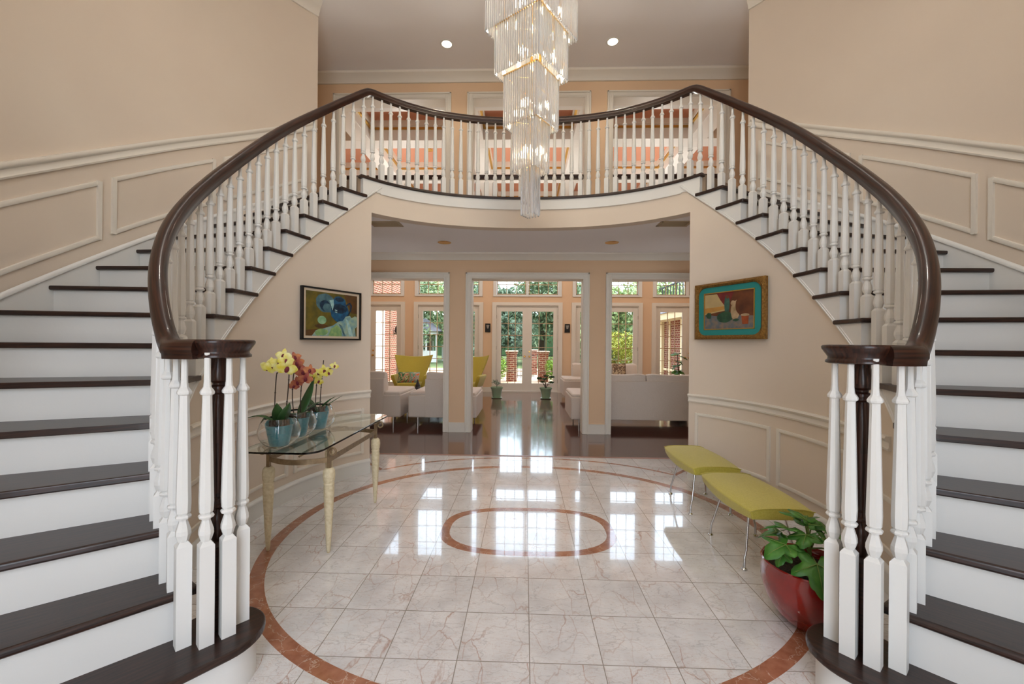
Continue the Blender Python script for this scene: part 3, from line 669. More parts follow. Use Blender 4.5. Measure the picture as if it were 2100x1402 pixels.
# ------------------------------------------------------------------ chandelier
CH = thing('chandelier', 'tall tiered crystal rod chandelier hanging over the oval floor', 'chandelier', (0, 2.93, 0), rz=radians(9.7))
tiers = [(.070,2.235,2.58,4,.0235), (.135,2.54,2.89,10,.019), (.200,2.85,3.215,15,.0185), (.267,3.21,3.56,20,.0185), (.335,3.51,3.89,25,.0185), (.40,3.86,4.22,30,.0185)]
rods_left = 100; extra = MB()
bulb = mat('bulb_glow', srgb(255,236,200), .4, emit=(1,.86,.62,1), estr=28)
for ti, (hd, z0, z1, n, sp_) in enumerate(tiers):
    c4 = [(0,-hd),(hd,0),(0,hd),(-hd,0)]
    fr = MB()
    for a in range(4):
        p, q = c4[a], c4[(a+1)%4]
        fr.sweep([(p[0],p[1],z1),(q[0],q[1],z1)], [(-.004,-.004),(.004,-.004),(.004,.004),(-.004,.004)])
    for p in c4[:4]: fr.tube([(p[0],p[1],z1),(0,0,z1)], .0022, 6)
    if ti == 0: fr.tube([(0,0,z1-.1),(0,0,5.32)], .009, 8)
    F = build('tier_frame', fr, brass, CH)
    nb = 1 if ti == 0 else 4
    for b in range(nb):
        a = pi/4 + b*pi/2; r = 0 if nb == 1 else hd*.42
        if ti == 0: continue
        bl = MB(); bl.lathe([(0,0),(.008,.004),(.014,.02),(.015,.03),(.009,.048),(0,.06)], (r*cos(a), r*sin(a), z0+.12), n=10)
        sk_ = MB(); sk_.lathe([(.009,.06),(.011,.09),(.007,.11),(.003,z1-z0-.12)], (r*cos(a), r*sin(a), z0+.12), n=8); build('lamp_socket', sk_, brass, F); build('bulb', bl, bulb, F)
    for a in range(4):
        p, q = c4[a], c4[(a+1)%4]
        for i in range(n):
            t = (i+.5)/n; x = p[0]+(q[0]-p[0])*t; y = p[1]+(q[1]-p[1])*t; ang = atan2(q[1]-p[1], q[0]-p[0])
            r = .0088 if ti else .0105
            prf = [(r*.1, 0), (r, .008), (r, z1-z0-.004), (r*.2, z1-z0+.002)]
            front = a in (0, 3)
            if (ti in (0,1,2) and (front or ti == 0)) or (ti == 3 and front and rods_left > 0 ):
                if rods_left > 0:
                    rods_left -= 1
                    m_ = MB(); m_.lathe(prf, n=3, rot=ang+.5); o = build('crystal_rod', m_, crystal, CH); o.location = (x, y, z0); continue
            extra.lathe(prf, (x, y, z0), n=3, rot=ang+.5)
o = build('crystal_rods', extra, crystal, CH); o['kind'] = 'stuff'
mb = MB(); mb.lathe([(0,5.26),(.05,5.265),(.11,5.30),(.12,5.328),(0,5.328)], n=24); build('ceiling_rose', mb, brass, CH, smooth=40)
for z, e in ((2.72, 3), (3.05, 5), (3.4, 7), (3.75, 9), (4.1, 9), (4.55, 62)):  # last entry is an added lamp above the tiers, brightening ceiling and walls
    l = light('chandelier_and_fill_lamp', 'POINT', (0, 2.93, z), (0,0,0), e, (1,.86,.66), shadow_soft_size=.03)
# ------------------------------------------------------------------ recessed lights
def downlight(x, y, z, label, on, grp):
    T = thing('recessed_light', label, 'ceiling light', (x, y, z))
    mb = MB(); mb.lathe([(.066,-.001),(.085,-.004),(.09,-.001),(.09,.004),(.066,.004)], n=28, cap=False); build('trim_ring', mb, brass if not on else white, T, smooth=40)
    mb = MB(); mb.lathe([(.068,-.0005),(.060,-.0015),(0,-.0015)], n=24, cap=False)
    build('reflector', mb, (mat('lit_lamp', srgb(255,240,215), .5, emit=(1,.88,.68,1), estr=9) if on else brass), T)
    if on: light('recessed_lamp', 'SPOT', (x, y, z-.02), (0,0,0), 30, (1,.88,.72), spot_size=radians(120), spot_blend=.9, shadow_soft_size=.06)
downlight(-1.11, 5.48, 5.33, 'lit recessed light in the high ceiling left of the chandelier', True, '')
downlight(1.10, 5.48, 5.33, 'lit recessed light in the high ceiling right of the chandelier', True, '')
downlight(-1.11, 5.43, 2.66, 'unlit brass recessed light in the passage ceiling, left one', False, '')
downlight(1.10, 5.43, 2.66, 'unlit brass recessed light in the passage ceiling, right one', False, '')
for x, y in ((-1.2,.9),(1.2,.9),(-1.9,2.9),(1.9,2.9)): light('foyer_fill_spot', 'SPOT', (x, y, 5.31), (0,0,0), 42, (1,.93,.84), spot_size=radians(130), spot_blend=.9, shadow_soft_size=.07)  # unseen spots without fixtures, added to light the foyer from above
for x in (-3.3, -1.1, 1.1, 3.3): light('living_fill_spot', 'SPOT', (x, 8.4, 5.43), (0,0,0), 90, (1,.92,.82), spot_size=radians(150), spot_blend=.9, shadow_soft_size=.07)  # added spots with no fixtures, brightening the living room
for x in (-2.6, 0, 2.6): light('living_fill_point', 'POINT', (x, 8.7, 4.0), (0,0,0), 75, (1,.95,.88), shadow_soft_size=.2)  # added point lights, no pendants hang here; they lift the coffered ceiling
downlight(-2.12, 8.74, 5.45, 'small brass recessed spot in a ceiling coffer of the living room, left side', False, '')
for sd, nm in ((-1,'left'),(1,'right')):
    T = thing('ceiling_vent', 'beige louvred vent grille in the passage ceiling, %s one' % nm, 'vent', (1.60*sd, 4.57, 2.66))
    mb = MB(); w_, d_ = .17, .1
    for a, b in (((-w_,-d_,-.008),(w_,-d_+.025,0)),((-w_,d_-.025,-.008),(w_,d_,0)),((-w_,-d_,-.008),(-w_+.025,d_,0)),((w_-.025,-d_,-.008),(w_,d_,0))): mb.b2(a, b)
    ventm = M.get('vent_beige') or mat('vent_beige', srgb(176,156,126), .5)
    build('frame', mb, ventm, T)
    mb = MB()
    for i in range(9): mb.box((0, -.07+i*.0175, -.003), (.3, .004, .006))
    build('louvres', mb, ventm, T)
# ------------------------------------------------------------------ pictures on the curved walls
def picture(name, label, c, rz, w, h, parts):
    T = thing(name, label, 'painting', c, rz); return T
def poly_layer(mb, pts, idx, d):
    mb.cur = idx; n = len(pts); mb.add([(x, -d, z) for x, z in pts], [tuple(range(n))])
def blob(cx, cz, rx, rz_, n=20, rot=0, jag=0, seed=0):
    rr = random.Random(seed); out = []
    for i in range(n):
        a = 2*pi*i/n; k = 1+jag*(rr.random()-.5); x = rx*cos(a)*k; z = rz_*sin(a)*k; out.append((cx+x*cos(rot)-z*sin(rot), cz+x*sin(rot)+z*cos(rot)))
    return out
def paint(nm, a, b, sc=14): return mat(nm, srgb(*a), .5, noise=(srgb(*b), sc, (1,1,1)))
# left: still life with a blue jug
pa = Vector((-1.964, 3.478)); pb = Vector((-1.682, 4.043)); m2 = (pa+pb)/2; dr = (pb-pa).normalized(); nrm = Vector((dr.y, -dr.x))
T = thing('framed_painting', 'still life of a dark blue jug, pale egg and cloth in a thin dark frame', 'painting', (m2.x+nrm.x*.008, m2.y+nrm.y*.008, 1.58), atan2(dr.y, dr.x))
Wd, Hd = .632, .466
mb = MB()
for a, b in (((-Wd/2,-.022,-Hd/2),(-Wd/2+.014,.012,Hd/2)),((Wd/2-.014,-.022,-Hd/2),(Wd/2,.012,Hd/2)),((-Wd/2,-.022,Hd/2-.014),(Wd/2,.012,Hd/2)),((-Wd/2,-.022,-Hd/2),(Wd/2,.012,-Hd/2+.014))): mb.b2(a, b)
build('frame', mb, black, T)
mb = MB(); mb.b2((-Wd/2+.01,-.006,-Hd/2+.01),(Wd/2-.01,.006,Hd/2-.01)); build('mat_board', mb, linen, T)
cols = [paint('paint_olive',(112,96,28),(78,74,30)), paint('paint_deepblue',(18,56,92),(26,92,128),20), paint('paint_navy',(12,28,48),(22,60,86),24), paint('paint_cloth',(104,146,158),(160,180,150),22), paint('paint_egg',(112,156,116),(146,182,146),18), paint('paint_steel',(52,84,96),(88,124,130),16), paint('paint_highlight',(176,206,196),(120,170,180),30), paint('paint_brown',(96,62,26),(70,50,28),12), paint('paint_green',(110,150,100),(150,176,110),26)]
mb = MB(); X0, X1, Z0, Z1 = -.276, .276, -.198, .198
poly_layer(mb, [(X0,Z0),(X1,Z0),(X1,Z1),(X0,Z1)], 0, .0065)
poly_layer(mb, [(X0,Z0),(X0+.2,Z0),(X0+.12,Z0+.06),(X0,Z0+.05)], 7, .0068); poly_layer(mb, [(.12,Z1),(X1,Z1),(X1,.02),(.2,.03)], 7, .0068)
poly_layer(mb, blob(-.075,.10,.105,.085,24,-.3,.08,1), 5, .0071); poly_layer(mb, blob(-.08,.075,.06,.05,18,-.3,.1,2), 2, .0074); poly_layer(mb, blob(-.06,.06,.045,.04,18,-.3,.1,3), 5, .0077)
poly_layer(mb, blob(.07,.12,.075,.055,22,0,.12,4), 1, .0077); poly_layer(mb, blob(.075,.03,.10,.10,26,0,.06,5), 1, .0080)
poly_layer(mb, blob(.07,.06,.085,.045,22,0,.15,6), 2, .0083); poly_layer(mb, blob(.07,.145,.05,.02,18,0,.2,7), 2, .0083)
ha = [(.14,.10),(.19,.13),(.215,.10),(.205,.05),(.165,-.02),(.155,-.005),(.19,.055),(.195,.095),(.18,.11),(.145,.08)]
poly_layer(mb, ha, 2, .0083)
poly_layer(mb, [(-.04,.13),(.005,.14),(.01,.09),(-.005,.04),(-.02,.08)], 6, .0086); poly_layer(mb, [(.02,.05),(.045,.045),(.045,.035),(.02,.04)], 6, .0088); poly_layer(mb, [(.02,.032),(.045,.026),(.045,.018),(.02,.024)], 6, .0088)
poly_layer(mb, blob(-.115,-.055,.045,.037,24,0,0,8), 4, .0080); poly_layer(mb, blob(-.12,-.11,.07,.018,18,0,.1,9), 7, .0074)
poly_layer(mb, [(X0+.06,Z0),(X0+.10,Z0+.05),(-.1,-.13),(0,-.10),(.06,-.06),(.11,-.05),(.14,-.01),(.19,0),(.21,-.02),(.25,0),(X1,-.01),(X1,-.10),(.25,-.12),(.26,Z0)], 3, .0090)
poly_layer(mb, [(-.05,Z0),(-.02,-.13),(.04,-.09),(.09,-.13),(.1,Z0)], 8, .0093); poly_layer(mb, [(.14,-.03),(.17,-.05),(.2,-.11),(.23,Z0),(.18,Z0),(.16,-.1)], 6, .0094); poly_layer(mb, blob(-.12,-.165,.07,.03,18,.1,.25,10), 8, .0093)
poly_layer(mb, [(.06,-.08),(.1,-.1),(.14,Z0),(.12,Z0),(.09,-.13)], 5, .0094)
build('canvas', mb, cols, T)
# right: interior scene with figures in a gilt frame and turquoise liner
pa = Vector((1.656, 4.073)); pb = Vector((1.972, 3.447)); m2 = (pa+pb)/2; dr = (pb-pa).normalized(); nrm = Vector((dr.y, -dr.x))
T = thing('framed_painting', 'small figure painting in a turquoise liner and carved gold frame', 'painting', (m2.x+nrm.x*.02, m2.y+nrm.y*.02, 1.642), atan2(dr.y, dr.x))
Wd, Hd = .70, .522
carved = mat('carved_gilt', srgb(120,84,34), .45, .5, noise=(srgb(160,118,56), 70, (1,1,1)), bump=1.0, bscale=140)
mb = MB()
outer = [(-Wd/2,-Hd/2),(Wd/2,-Hd/2),(Wd/2,Hd/2),(-Wd/2,Hd/2)]
def rrect(w, h, r, n=6):
    pts = []
    for cx, cz, a0 in ((w/2-r,-h/2+r,-90),(w/2-r,h/2-r,0),(-w/2+r,h/2-r,90),(-w/2+r,-h/2+r,180)):
        for i in range(n+1): a = radians(a0+90*i/n); pts.append((cx+r*cos(a), cz+r*sin(a)))
    return pts
inn = rrect(Wd-.075, Hd-.075, .075); m_ = len(inn)
def nearest_out(p):
    x, z = p; k = max(abs(x)/(Wd/2), abs(z)/(Hd/2)); return (x/k, z/k)
oo = []
for i, p in enumerate(inn):
    q = nearest_out(p); j = i % 7
    cx = 1 if p[0] > 0 else -1; cz = 1 if p[1] > 0 else -1
    if j == 3: q = (cx*Wd/2, cz*Hd/2)
    oo.append(q)
vs = []; 
for q, p in zip(oo, inn): vs += [(q[0],.012,q[1]), (q[0],-.022,q[1]), ((q[0]+p[0])/2,-.034,(q[1]+p[1])/2), (p[0],-.018,p[1]), (p[0],.0,p[1])]
fs = []
for i in range(m_):
    j = (i+1) % m_
    for k in range(4): fs.append((5*i+k, 5*j+k, 5*j+k+1, 5*i+k+1))
mb.add(vs, fs); build('frame', mb, carved, T, smooth=60)
mb = MB(); mb.b2((-Wd/2+.03,-.008,-Hd/2+.03),(Wd/2-.03,.006,Hd/2-.03)); build('liner', mb, mat('turquoise_liner', srgb(34,128,124), .6), T)
mb = MB(); a, b = .252, .172
for q in (((-a,-.014,-b),(-a+.008,-.008,b)),((a-.008,-.014,-b),(a,-.008,b)),((-a,-.014,b-.008),(a,-.008,b)),((-a,-.014,-b),(a,-.008,-b+.008))): mb.b2(*q)
build('fillet', mb, gold, T)
cols = [paint('scene_brown',(104,58,32),(76,42,26),12), paint('scene_sky',(168,146,104),(188,164,110),6), paint('scene_rug',(84,96,102),(128,108,92),26), paint('scene_red',(120,42,38),(92,30,32),14), paint('scene_green',(30,58,44),(48,84,58),16), paint('scene_ivory',(176,150,118),(140,118,84),22), paint('scene_orange',(150,72,34),(110,50,28),16), paint('scene_teal',(62,98,84),(40,70,66),18), paint('scene_ochre',(178,130,60),(150,110,60),8)]
mb = MB(); X0, X1, Z0, Z1 = -.246, .246, -.166, .166
poly_layer(mb, [(X0,Z0),(X1,Z0),(X1,Z1),(X0,Z1)], 0, .0085); poly_layer(mb, [(X0,-.03),(-.02,-.0),(-.03,.08),(-.11,Z1-.01),(X0,Z1-.01)], 1, .0088); poly_layer(mb, [(X0,-.02),(-.03,.01),(-.03,.04),(X0,.03)], 8, .0090)
poly_layer(mb, [(X0,Z0),(X1,Z0),(X1,-.06),(.1,-.05),(-.1,-.05),(X0,-.03)], 2, .0091)
poly_layer(mb, [(-.12,Z1),(.06,Z1),(.03,.10),(-.02,.04),(-.04,.05),(-.08,.10)], 3, .0093)
poly_layer(mb, blob(-.01,.05,.028,.085,18,0,.12,21), 7, .0095); poly_layer(mb, blob(-.005,.12,.014,.016,12,0,0,22), 0, .0096)
poly_layer(mb, blob(-.03,-.06,.085,.05,22,.05,.1,23), 4, .0097); poly_layer(mb, blob(.075,.0,.045,.085,20,-.1,.15,24), 5, .0098); poly_layer(mb, blob(.05,.06,.022,.024,14,0,.1,25), 5, .0099)
poly_layer(mb, blob(.12,.03,.045,.075,20,.1,.1,26), 0, .0099); poly_layer(mb, [(.13,-.05),(.2,-.05),(.195,-.13),(.14,-.13)], 6, .0100); poly_layer(mb, blob(.165,-.05,.04,.012,16,0,0,27), 5, .0101)
poly_layer(mb, blob(-.16,-.08,.06,.045,18,0,.4,28), 2, .0096); poly_layer(mb, blob(-.2,-.04,.03,.03,14,0,.4,29), 4, .0097); poly_layer(mb, blob(.08,-.09,.03,.012,14,0,.2,30), 4, .0100)
build('canvas', mb, cols, T)
# ------------------------------------------------------------------ console table
TB = thing('console_table', 'glass-topped console table with bronze scroll frame and ivory tapered legs', 'table', (-1.455, 2.965, 0))
lx, ly, GZ = .195, .405, .68
for sx in (-1,1):
    for sy in (-1,1):
        mb = MB(); mb.lathe([(.007,0),(.010,.004),(.013,.03),(.022,.18),(.030,.34),(.0325,.41),(.030,.425),(.0325,.43),(.0325,.437),(.029,.442),(.034,.455),(.037,.49),(.034,.52),(.022,.535),(0,.535)], n=18)
        o = build('leg', mb, ivory, TB, smooth=50); o.location = (sx*lx, sy*ly, 0)
        mb = MB(); mb.lathe([(.0,0),(.008,0),(.008,.006),(0,.006)], n=10); q = build('foot_cap', mb, brass, o)
mb = MB()
for sx in (-1,1): mb.box((sx*lx, 0, .585), (.008, 2*ly, .032))
for sy in (-1,1):
    pts = [(lx*(1-2*t), sy*(ly + .075*sin(pi*t)), .585) for t in [i/14 for i in range(15)]]
    mb.sweep(pts, [(-.004,-.016),(.004,-.016),(.004,.016),(-.004,.016)])
for sx in (-1,1):
    for sy in (-1,1): mb.box((sx*lx, sy*ly, .595), (.02,.02,.12))
build('apron', mb, iron, TB)
def scroll(mb, c, ax, r=.03, turns=1.25, sgn=1):
    pts = []
    for i in range(26):
        a = 2*pi*turns*i/25; rr = r*(1-.55*i/25); u = rr*cos(a)*sgn; v = rr*sin(a)
        pts.append((c[0]+ax[0]*u, c[1]+ax[1]*u, c[2]+v))
    mb.tube(pts, .0065, 8)
for sx in (-1,1):
    for sy in (-1,1):
        mb = MB(); scroll(mb, (sx*(lx+.028), sy*(ly+.02), GZ-.04), (1,0), sgn=-sx); build('corner_scroll', mb, iron, TB, smooth=60)
for sy in (-1,1):
    mb = MB(); pts = []
    for i in range(22):
        a = 2*pi*1.3*i/21; rr = .07*(1-.6*i/21); pts.append((rr*cos(a), sy*(.16+0)+rr*sin(a)*sy, .655))
    pts = [(.0, sy*ly, .6), (.05, sy*.32, .63), (.075, sy*.22, .65)] + pts
    mb.tube(pts, .0065, 8); build('stretcher_scroll', mb, iron, TB, smooth=60)
mb = MB(); poly = []
GX, GY, R_ = .235, .65, .10
for cx, cy, a0 in ((GX-R_,-GY+R_,-90),(GX-R_,GY-R_,0),(-GX+R_,GY-R_,90),(-GX+R_,-GY+R_,180)):
    for i in range(9): a = radians(a0+90*i/8); poly.append((cx+R_*cos(a), cy+R_*sin(a)))
mb.prism(poly, GZ, GZ+.012); build('glass_top', mb, tableglass, TB, bevel=.002)
# ------------------------------------------------------------------ orchids
def leaf_blade(mb, base, dirv, L, w, droop, up, n=9, fold=.25, twist=0):
    d = Vector((cos(dirv), sin(dirv), 0)); sd_ = Vector((-d.y, d.x, 0)); vs = []; fs = []
    for i in range(n+1):
        t = i/n; p = Vector(base) + d*(L*t) + Vector((0,0,up*t - droop*t*t))
        ww = w*(sin(pi*min(1, t*1.02+.02))**.7)*(1-.25*t) if t < 1 else .001
        vs += [tuple(p - sd_*ww + Vector((0,0,ww*fold))), tuple(p), tuple(p + sd_*ww + Vector((0,0,ww*fold)))]
    for i in range(n): fs += [(3*i,3*i+1,3*i+4,3*i+3),(3*i+1,3*i+2,3*i+5,3*i+4)]
    mb.add(vs, fs)
def flower(parent, loc, face, sz, petal, seed):
    sz *= 1.3
    rr = random.Random(seed)
    q = Vector(face).to_track_quat('Z', 'Y').to_matrix().to_4x4(); mt = Matrix.Translation(loc) @ q @ Matrix.Rotation(rr.uniform(-.4,.4), 4, 'Z')
    mb = MB()
    for a, l, w in ((90,.92,.58),(0,1,.88),(180,1,.88),(222,.85,.56),(318,.85,.56)):
        vs = []; a = radians(a); n = 5
        for i in range(n+1):
            t = i/n; ww = w*sz*.5*sin(pi*(t*.85+.1)); z = sz*.25*t*(1-t)*2 + rr.uniform(-.03,.03)*sz
            for s_ in (-1,0,1): vs.append((cos(a)*l*sz*t - sin(a)*ww*s_, sin(a)*l*sz*t + cos(a)*ww*s_, z - abs(s_)*.04*sz))
        fs = []
        for i in range(n): fs += [(3*i,3*i+1,3*i+4,3*i+3),(3*i+1,3*i+2,3*i+5,3*i+4)]
        mb.add(vs, fs, None, mt)
    f = build('flower', mb, petal, parent, smooth=80)
    mb = MB(); mb.lathe([(0,0),(.18*sz,.05*sz),(.22*sz,.16*sz),(.1*sz,.28*sz),(0,.3*sz)], (0,-.14*sz,0), n=8, mtx=mt, sy=1.5); build('lip', mb, maroon, f, smooth=60)
def orchid(name, label, loc, sc, leaves, stems, flowers, petal):
    T = thing(name, label, 'orchid', loc)
    mb = MB(); r = sc
    mb.lathe([(.0,.004),(.054*r,.004),(.056*r,.01),(.078*r,.130*r),(.080*r,.134*r),(.074*r,.134*r),(.070*r,.12*r),(.0,.118*r)], n=28); P_ = build('pot', mb, teal, T, smooth=40)
    mb = MB(); mb.lathe([(0,.121*r),(.05*r,.127*r),(.071*r,.121*r),(.071*r,.112*r),(0,.112*r)], n=18); build('bark_mix', mb, soil, P_)
    for i, (dv, L, w, dr_, up) in enumerate(leaves):
        mb = MB(); leaf_blade(mb, (0,0,.12*r), dv, L*1.05, w*1.35, dr_, up); build('leaf', mb, orchleaf, T, smooth=80, solid=.002)
    for pts in stems:
        mb = MB(); P3 = [Vector(p) for p in pts]; cv = []
        for i in range(len(P3)-1):
            p0 = P3[max(i-1,0)]; p1 = P3[i]; p2 = P3[i+1]; p3 = P3[min(i+2,len(P3)-1)]
            for j in range(5):
                t = j/5; cv.append(.5*((2*p1)+(-p0+p2)*t+(2*p0-5*p1+4*p2-p3)*t*t+(-p0+3*p1-3*p2+p3)*t*t*t))
        cv.append(P3[-1]); mb.tube(cv, .0032, 6)
        for k in (7, 12): 
            if k < len(cv): mb.lathe([(.0045,-.003),(.006,0),(.0045,.003)], tuple(cv[k]), n=6)
        build('stem', mb, stemM, T, smooth=60)
    for i, (p, f, sz) in enumerate(flowers): flower(T, p, f, sz, petal, i*7+int(loc[1]*100))
    return T
PZ = GZ+.0122+.003
CD = Vector((1.2,-2.3,.1)).normalized()
def fc(dx=0, dy=0, dz=0): return (CD.x+dx, CD.y+dy, CD.z+dz)
X1_ = -1.515
orchid('potted_orchid', 'yellow orchid in the teal pot nearest the stair newel', (X1_, 2.45, PZ), .98,
  [(radians(185),.20,.018,.16,.20),(radians(-20),.08,.034,-.02,.13),(radians(-75),.05,.03,-.02,.13),(radians(-140),.07,.02,.03,.06)],
  [[(-.02,0,.12),(-.03,.0,.25),(-.025,.005,.42),(-.015,.005,.445)],[(.03,.0,.12),(.04,0,.22),(.052,.0,.35),(.055,.0,.47),(.03,.0,.53)]],
  [((-.058,-.02,.480),fc(-.5,0,-.2),.042),((-.03,-.02,.490),fc(.1,0,-.2),.042),((.005,-.02,.50),fc(.4,0,0),.04),((.03,-.02,.49),fc(-.2,0,-.1),.045),((.055,-.02,.475),fc(.3,0,-.3),.048),((.028,-.01,.55),fc(-.2,0,.1),.036),((.045,-.015,.52),fc(.4,0,.2),.036)], yel)
orchid('potted_orchid', 'rust-red orchid in the middle teal pot', (X1_-.03, 2.70, PZ), .98,
  [(radians(70),.13,.034,-.10,.17),(radians(25),.14,.036,.05,.16),(radians(-60),.09,.034,.02,.06),(radians(200),.10,.032,.05,.07),(radians(-10),.10,.03,.03,.08)],
  [[(-.02,0,.12),(-.035,0,.25),(-.03,0,.4),(-.01,0,.46)],[(.02,0,.12),(.02,0,.25),(.03,0,.38),(.05,0,.44)]],
  [((-.01,-.02,.53),fc(.2,0,.2),.032),((.0,-.02,.49),fc(.4,0,.1),.042),((.02,-.02,.465),fc(-.2,0,0),.036),((.045,-.02,.43),fc(.1,0,-.1),.036),((.085,-.01,.445),fc(.6,0,.1),.034),((.065,-.02,.39),fc(.2,0,-.3),.038),((.01,-.02,.365),fc(-.3,0,-.2),.034),((-.015,-.02,.34),fc(.1,0,-.3),.028)], rust)
orchid('potted_orchid', 'small yellow orchid with a bare spike in the teal pot farthest from the newel', (X1_-.02, 2.95, PZ), .98,
  [(radians(-5),.13,.018,.05,.17),(radians(15),.16,.016,.02,.14),(radians(190),.09,.024,.02,.10),(radians(170),.13,.02,.12,.22)],
  [[(-.02,0,.12),(-.015,0,.25),(-.005,0,.4)],[(.015,0,.12),(.02,0,.25),(.03,0,.38),(.04,0,.5)],[(-.03,0,.12),(-.10,0,.2),(-.07,0,.28),(-.01,0,.36)],[(.03,0,.40),(.06,0,.43),(.13,0,.45)]],
  [((-.03,-.02,.375),fc(-.4,0,0),.036),((-.005,-.02,.36),fc(.1,0,-.3),.036),((.015,-.02,.35),fc(.5,0,-.2),.03),((.02,-.02,.41),fc(-.3,0,.2),.034),((.055,-.02,.425),fc(.2,0,0),.038),((.085,-.02,.41),fc(.6,0,-.2),.03),((.125,-.01,.46),fc(.5,0,.2),.026)], yel)
for i, (y, lb) in enumerate(((2.45,'clear glass bubble bowl round the nearest teal orchid pot'),(2.70,'clear glass bubble bowl round the middle teal orchid pot'),(2.95,'clear glass bubble bowl round the farthest teal orchid pot'))):
    xx = (X1_, X1_-.03, X1_-.02)[i]; mb = MB(); pr = [(0,0),(.05,0),(.085,.02),(.112,.06),(.118,.10),(.105,.145),(.088,.175)]
    inn_ = [(max(r-.0025,0), z+(.003 if z < .03 else 0)) for r, z in pr][::-1]
    tilt = Matrix.Rotation(0, 4, 'X'); mb.lathe(pr + inn_, n=36, cap=False, mtx=tilt); o = build('glass_bowl', mb, glassm, smooth=70); o.location = (xx, y, GZ+.0121); tag(o, lb, 'bowl')
# ------------------------------------------------------------------ lime footstools
def footstool(label, y0, y1):
    L = y1-y0; T = thing('footstool', label, 'footstool', (1.435, (y0+y1)/2, 0), group='lime green footstools by the right wall')
    mb = MB(); nx, ny = 10, 16; W2 = .19; vs = []
    def zt(u, v): return .395 - .018*abs(v)**2*0 + .022*(1-u*u)**.5*1.0 - .012*v*v
    top = []; 
    for j in range(ny+1):
        v = -1+2*j/ny
        for i in range(nx+1):
            u = -1+2*i/nx; bow = 1+.07*(1-v*v) - .06*(1-(1-v*v))
            top.append((u*W2*bow, v*L/2, .388 + .026*(1-u**4)*(1-.35*v*v) - .0*v))
    bot = [(x*.93, y*.985, .338 - .020*(1-(y/(L/2))**2)) for x, y, z in top]
    n1 = len(top); fs = []
    for j in range(ny):
        for i in range(nx):
            a = j*(nx+1)+i; fs.append((a,a+1,a+nx+2,a+nx+1)); fs.append((n1+a,n1+a+nx+1,n1+a+nx+2,n1+a+1))
    edge = [i for i in range(nx+1)] + [j*(nx+1)+nx for j in range(1, ny+1)] + [ny*(nx+1)+i for i in range(nx-1,-1,-1)] + [j*(nx+1) for j in range(ny-1,0,-1)]
    for k in range(len(edge)):
        a, b = edge[k], edge[(k+1) % len(edge)]; fs.append((a, n1+a, n1+b, b))
    mb.add(top+bot, fs); se_ = build('seat', mb, lime, T, smooth=50, bevel=.008, seg=3)
    mb = MB(); lp = [Vector((top[k][0]*1.0, top[k][1]*1.002, top[k][2]+.001)) for k in edge[:nx+1]]; mb.tube(lp, .0028, 6)
    lp = [Vector((top[k][0], top[k][1]*1.002, top[k][2]+.001)) for k in edge[nx+ny:nx+ny+nx+1]]; mb.tube(lp, .0028, 6); build('welt', mb, lime, se_, smooth=60)
    for sx in (-1,1):
        for sy in (-1,1):
            mb = MB(); fx, fy = sx*.152, sy*.165
            pts = [(fx*.62, fy-sy*.0, .35), (fx*.66, fy, .325), (fx*.93, fy+sy*.05, .11), (fx*1.0, fy+sy*.055, .075), (fx*1.02, fy+sy*.056, .012)]
            mb.tube(pts, .0075, 10); mb.lathe([(0,0),(.017,0),(.018,.004),(.012,.011),(.006,.014),(0,.014)], (fx*1.02, fy+sy*.056, 0), n=14)
            build('leg', mb, chrome, T, smooth=50)
    return T
footstool('lime green footstool on chrome legs, the one beside the red plant bowl', 2.37, 3.03)
footstool('lime green footstool on chrome legs, the one nearer the living room', 3.16, 3.82)
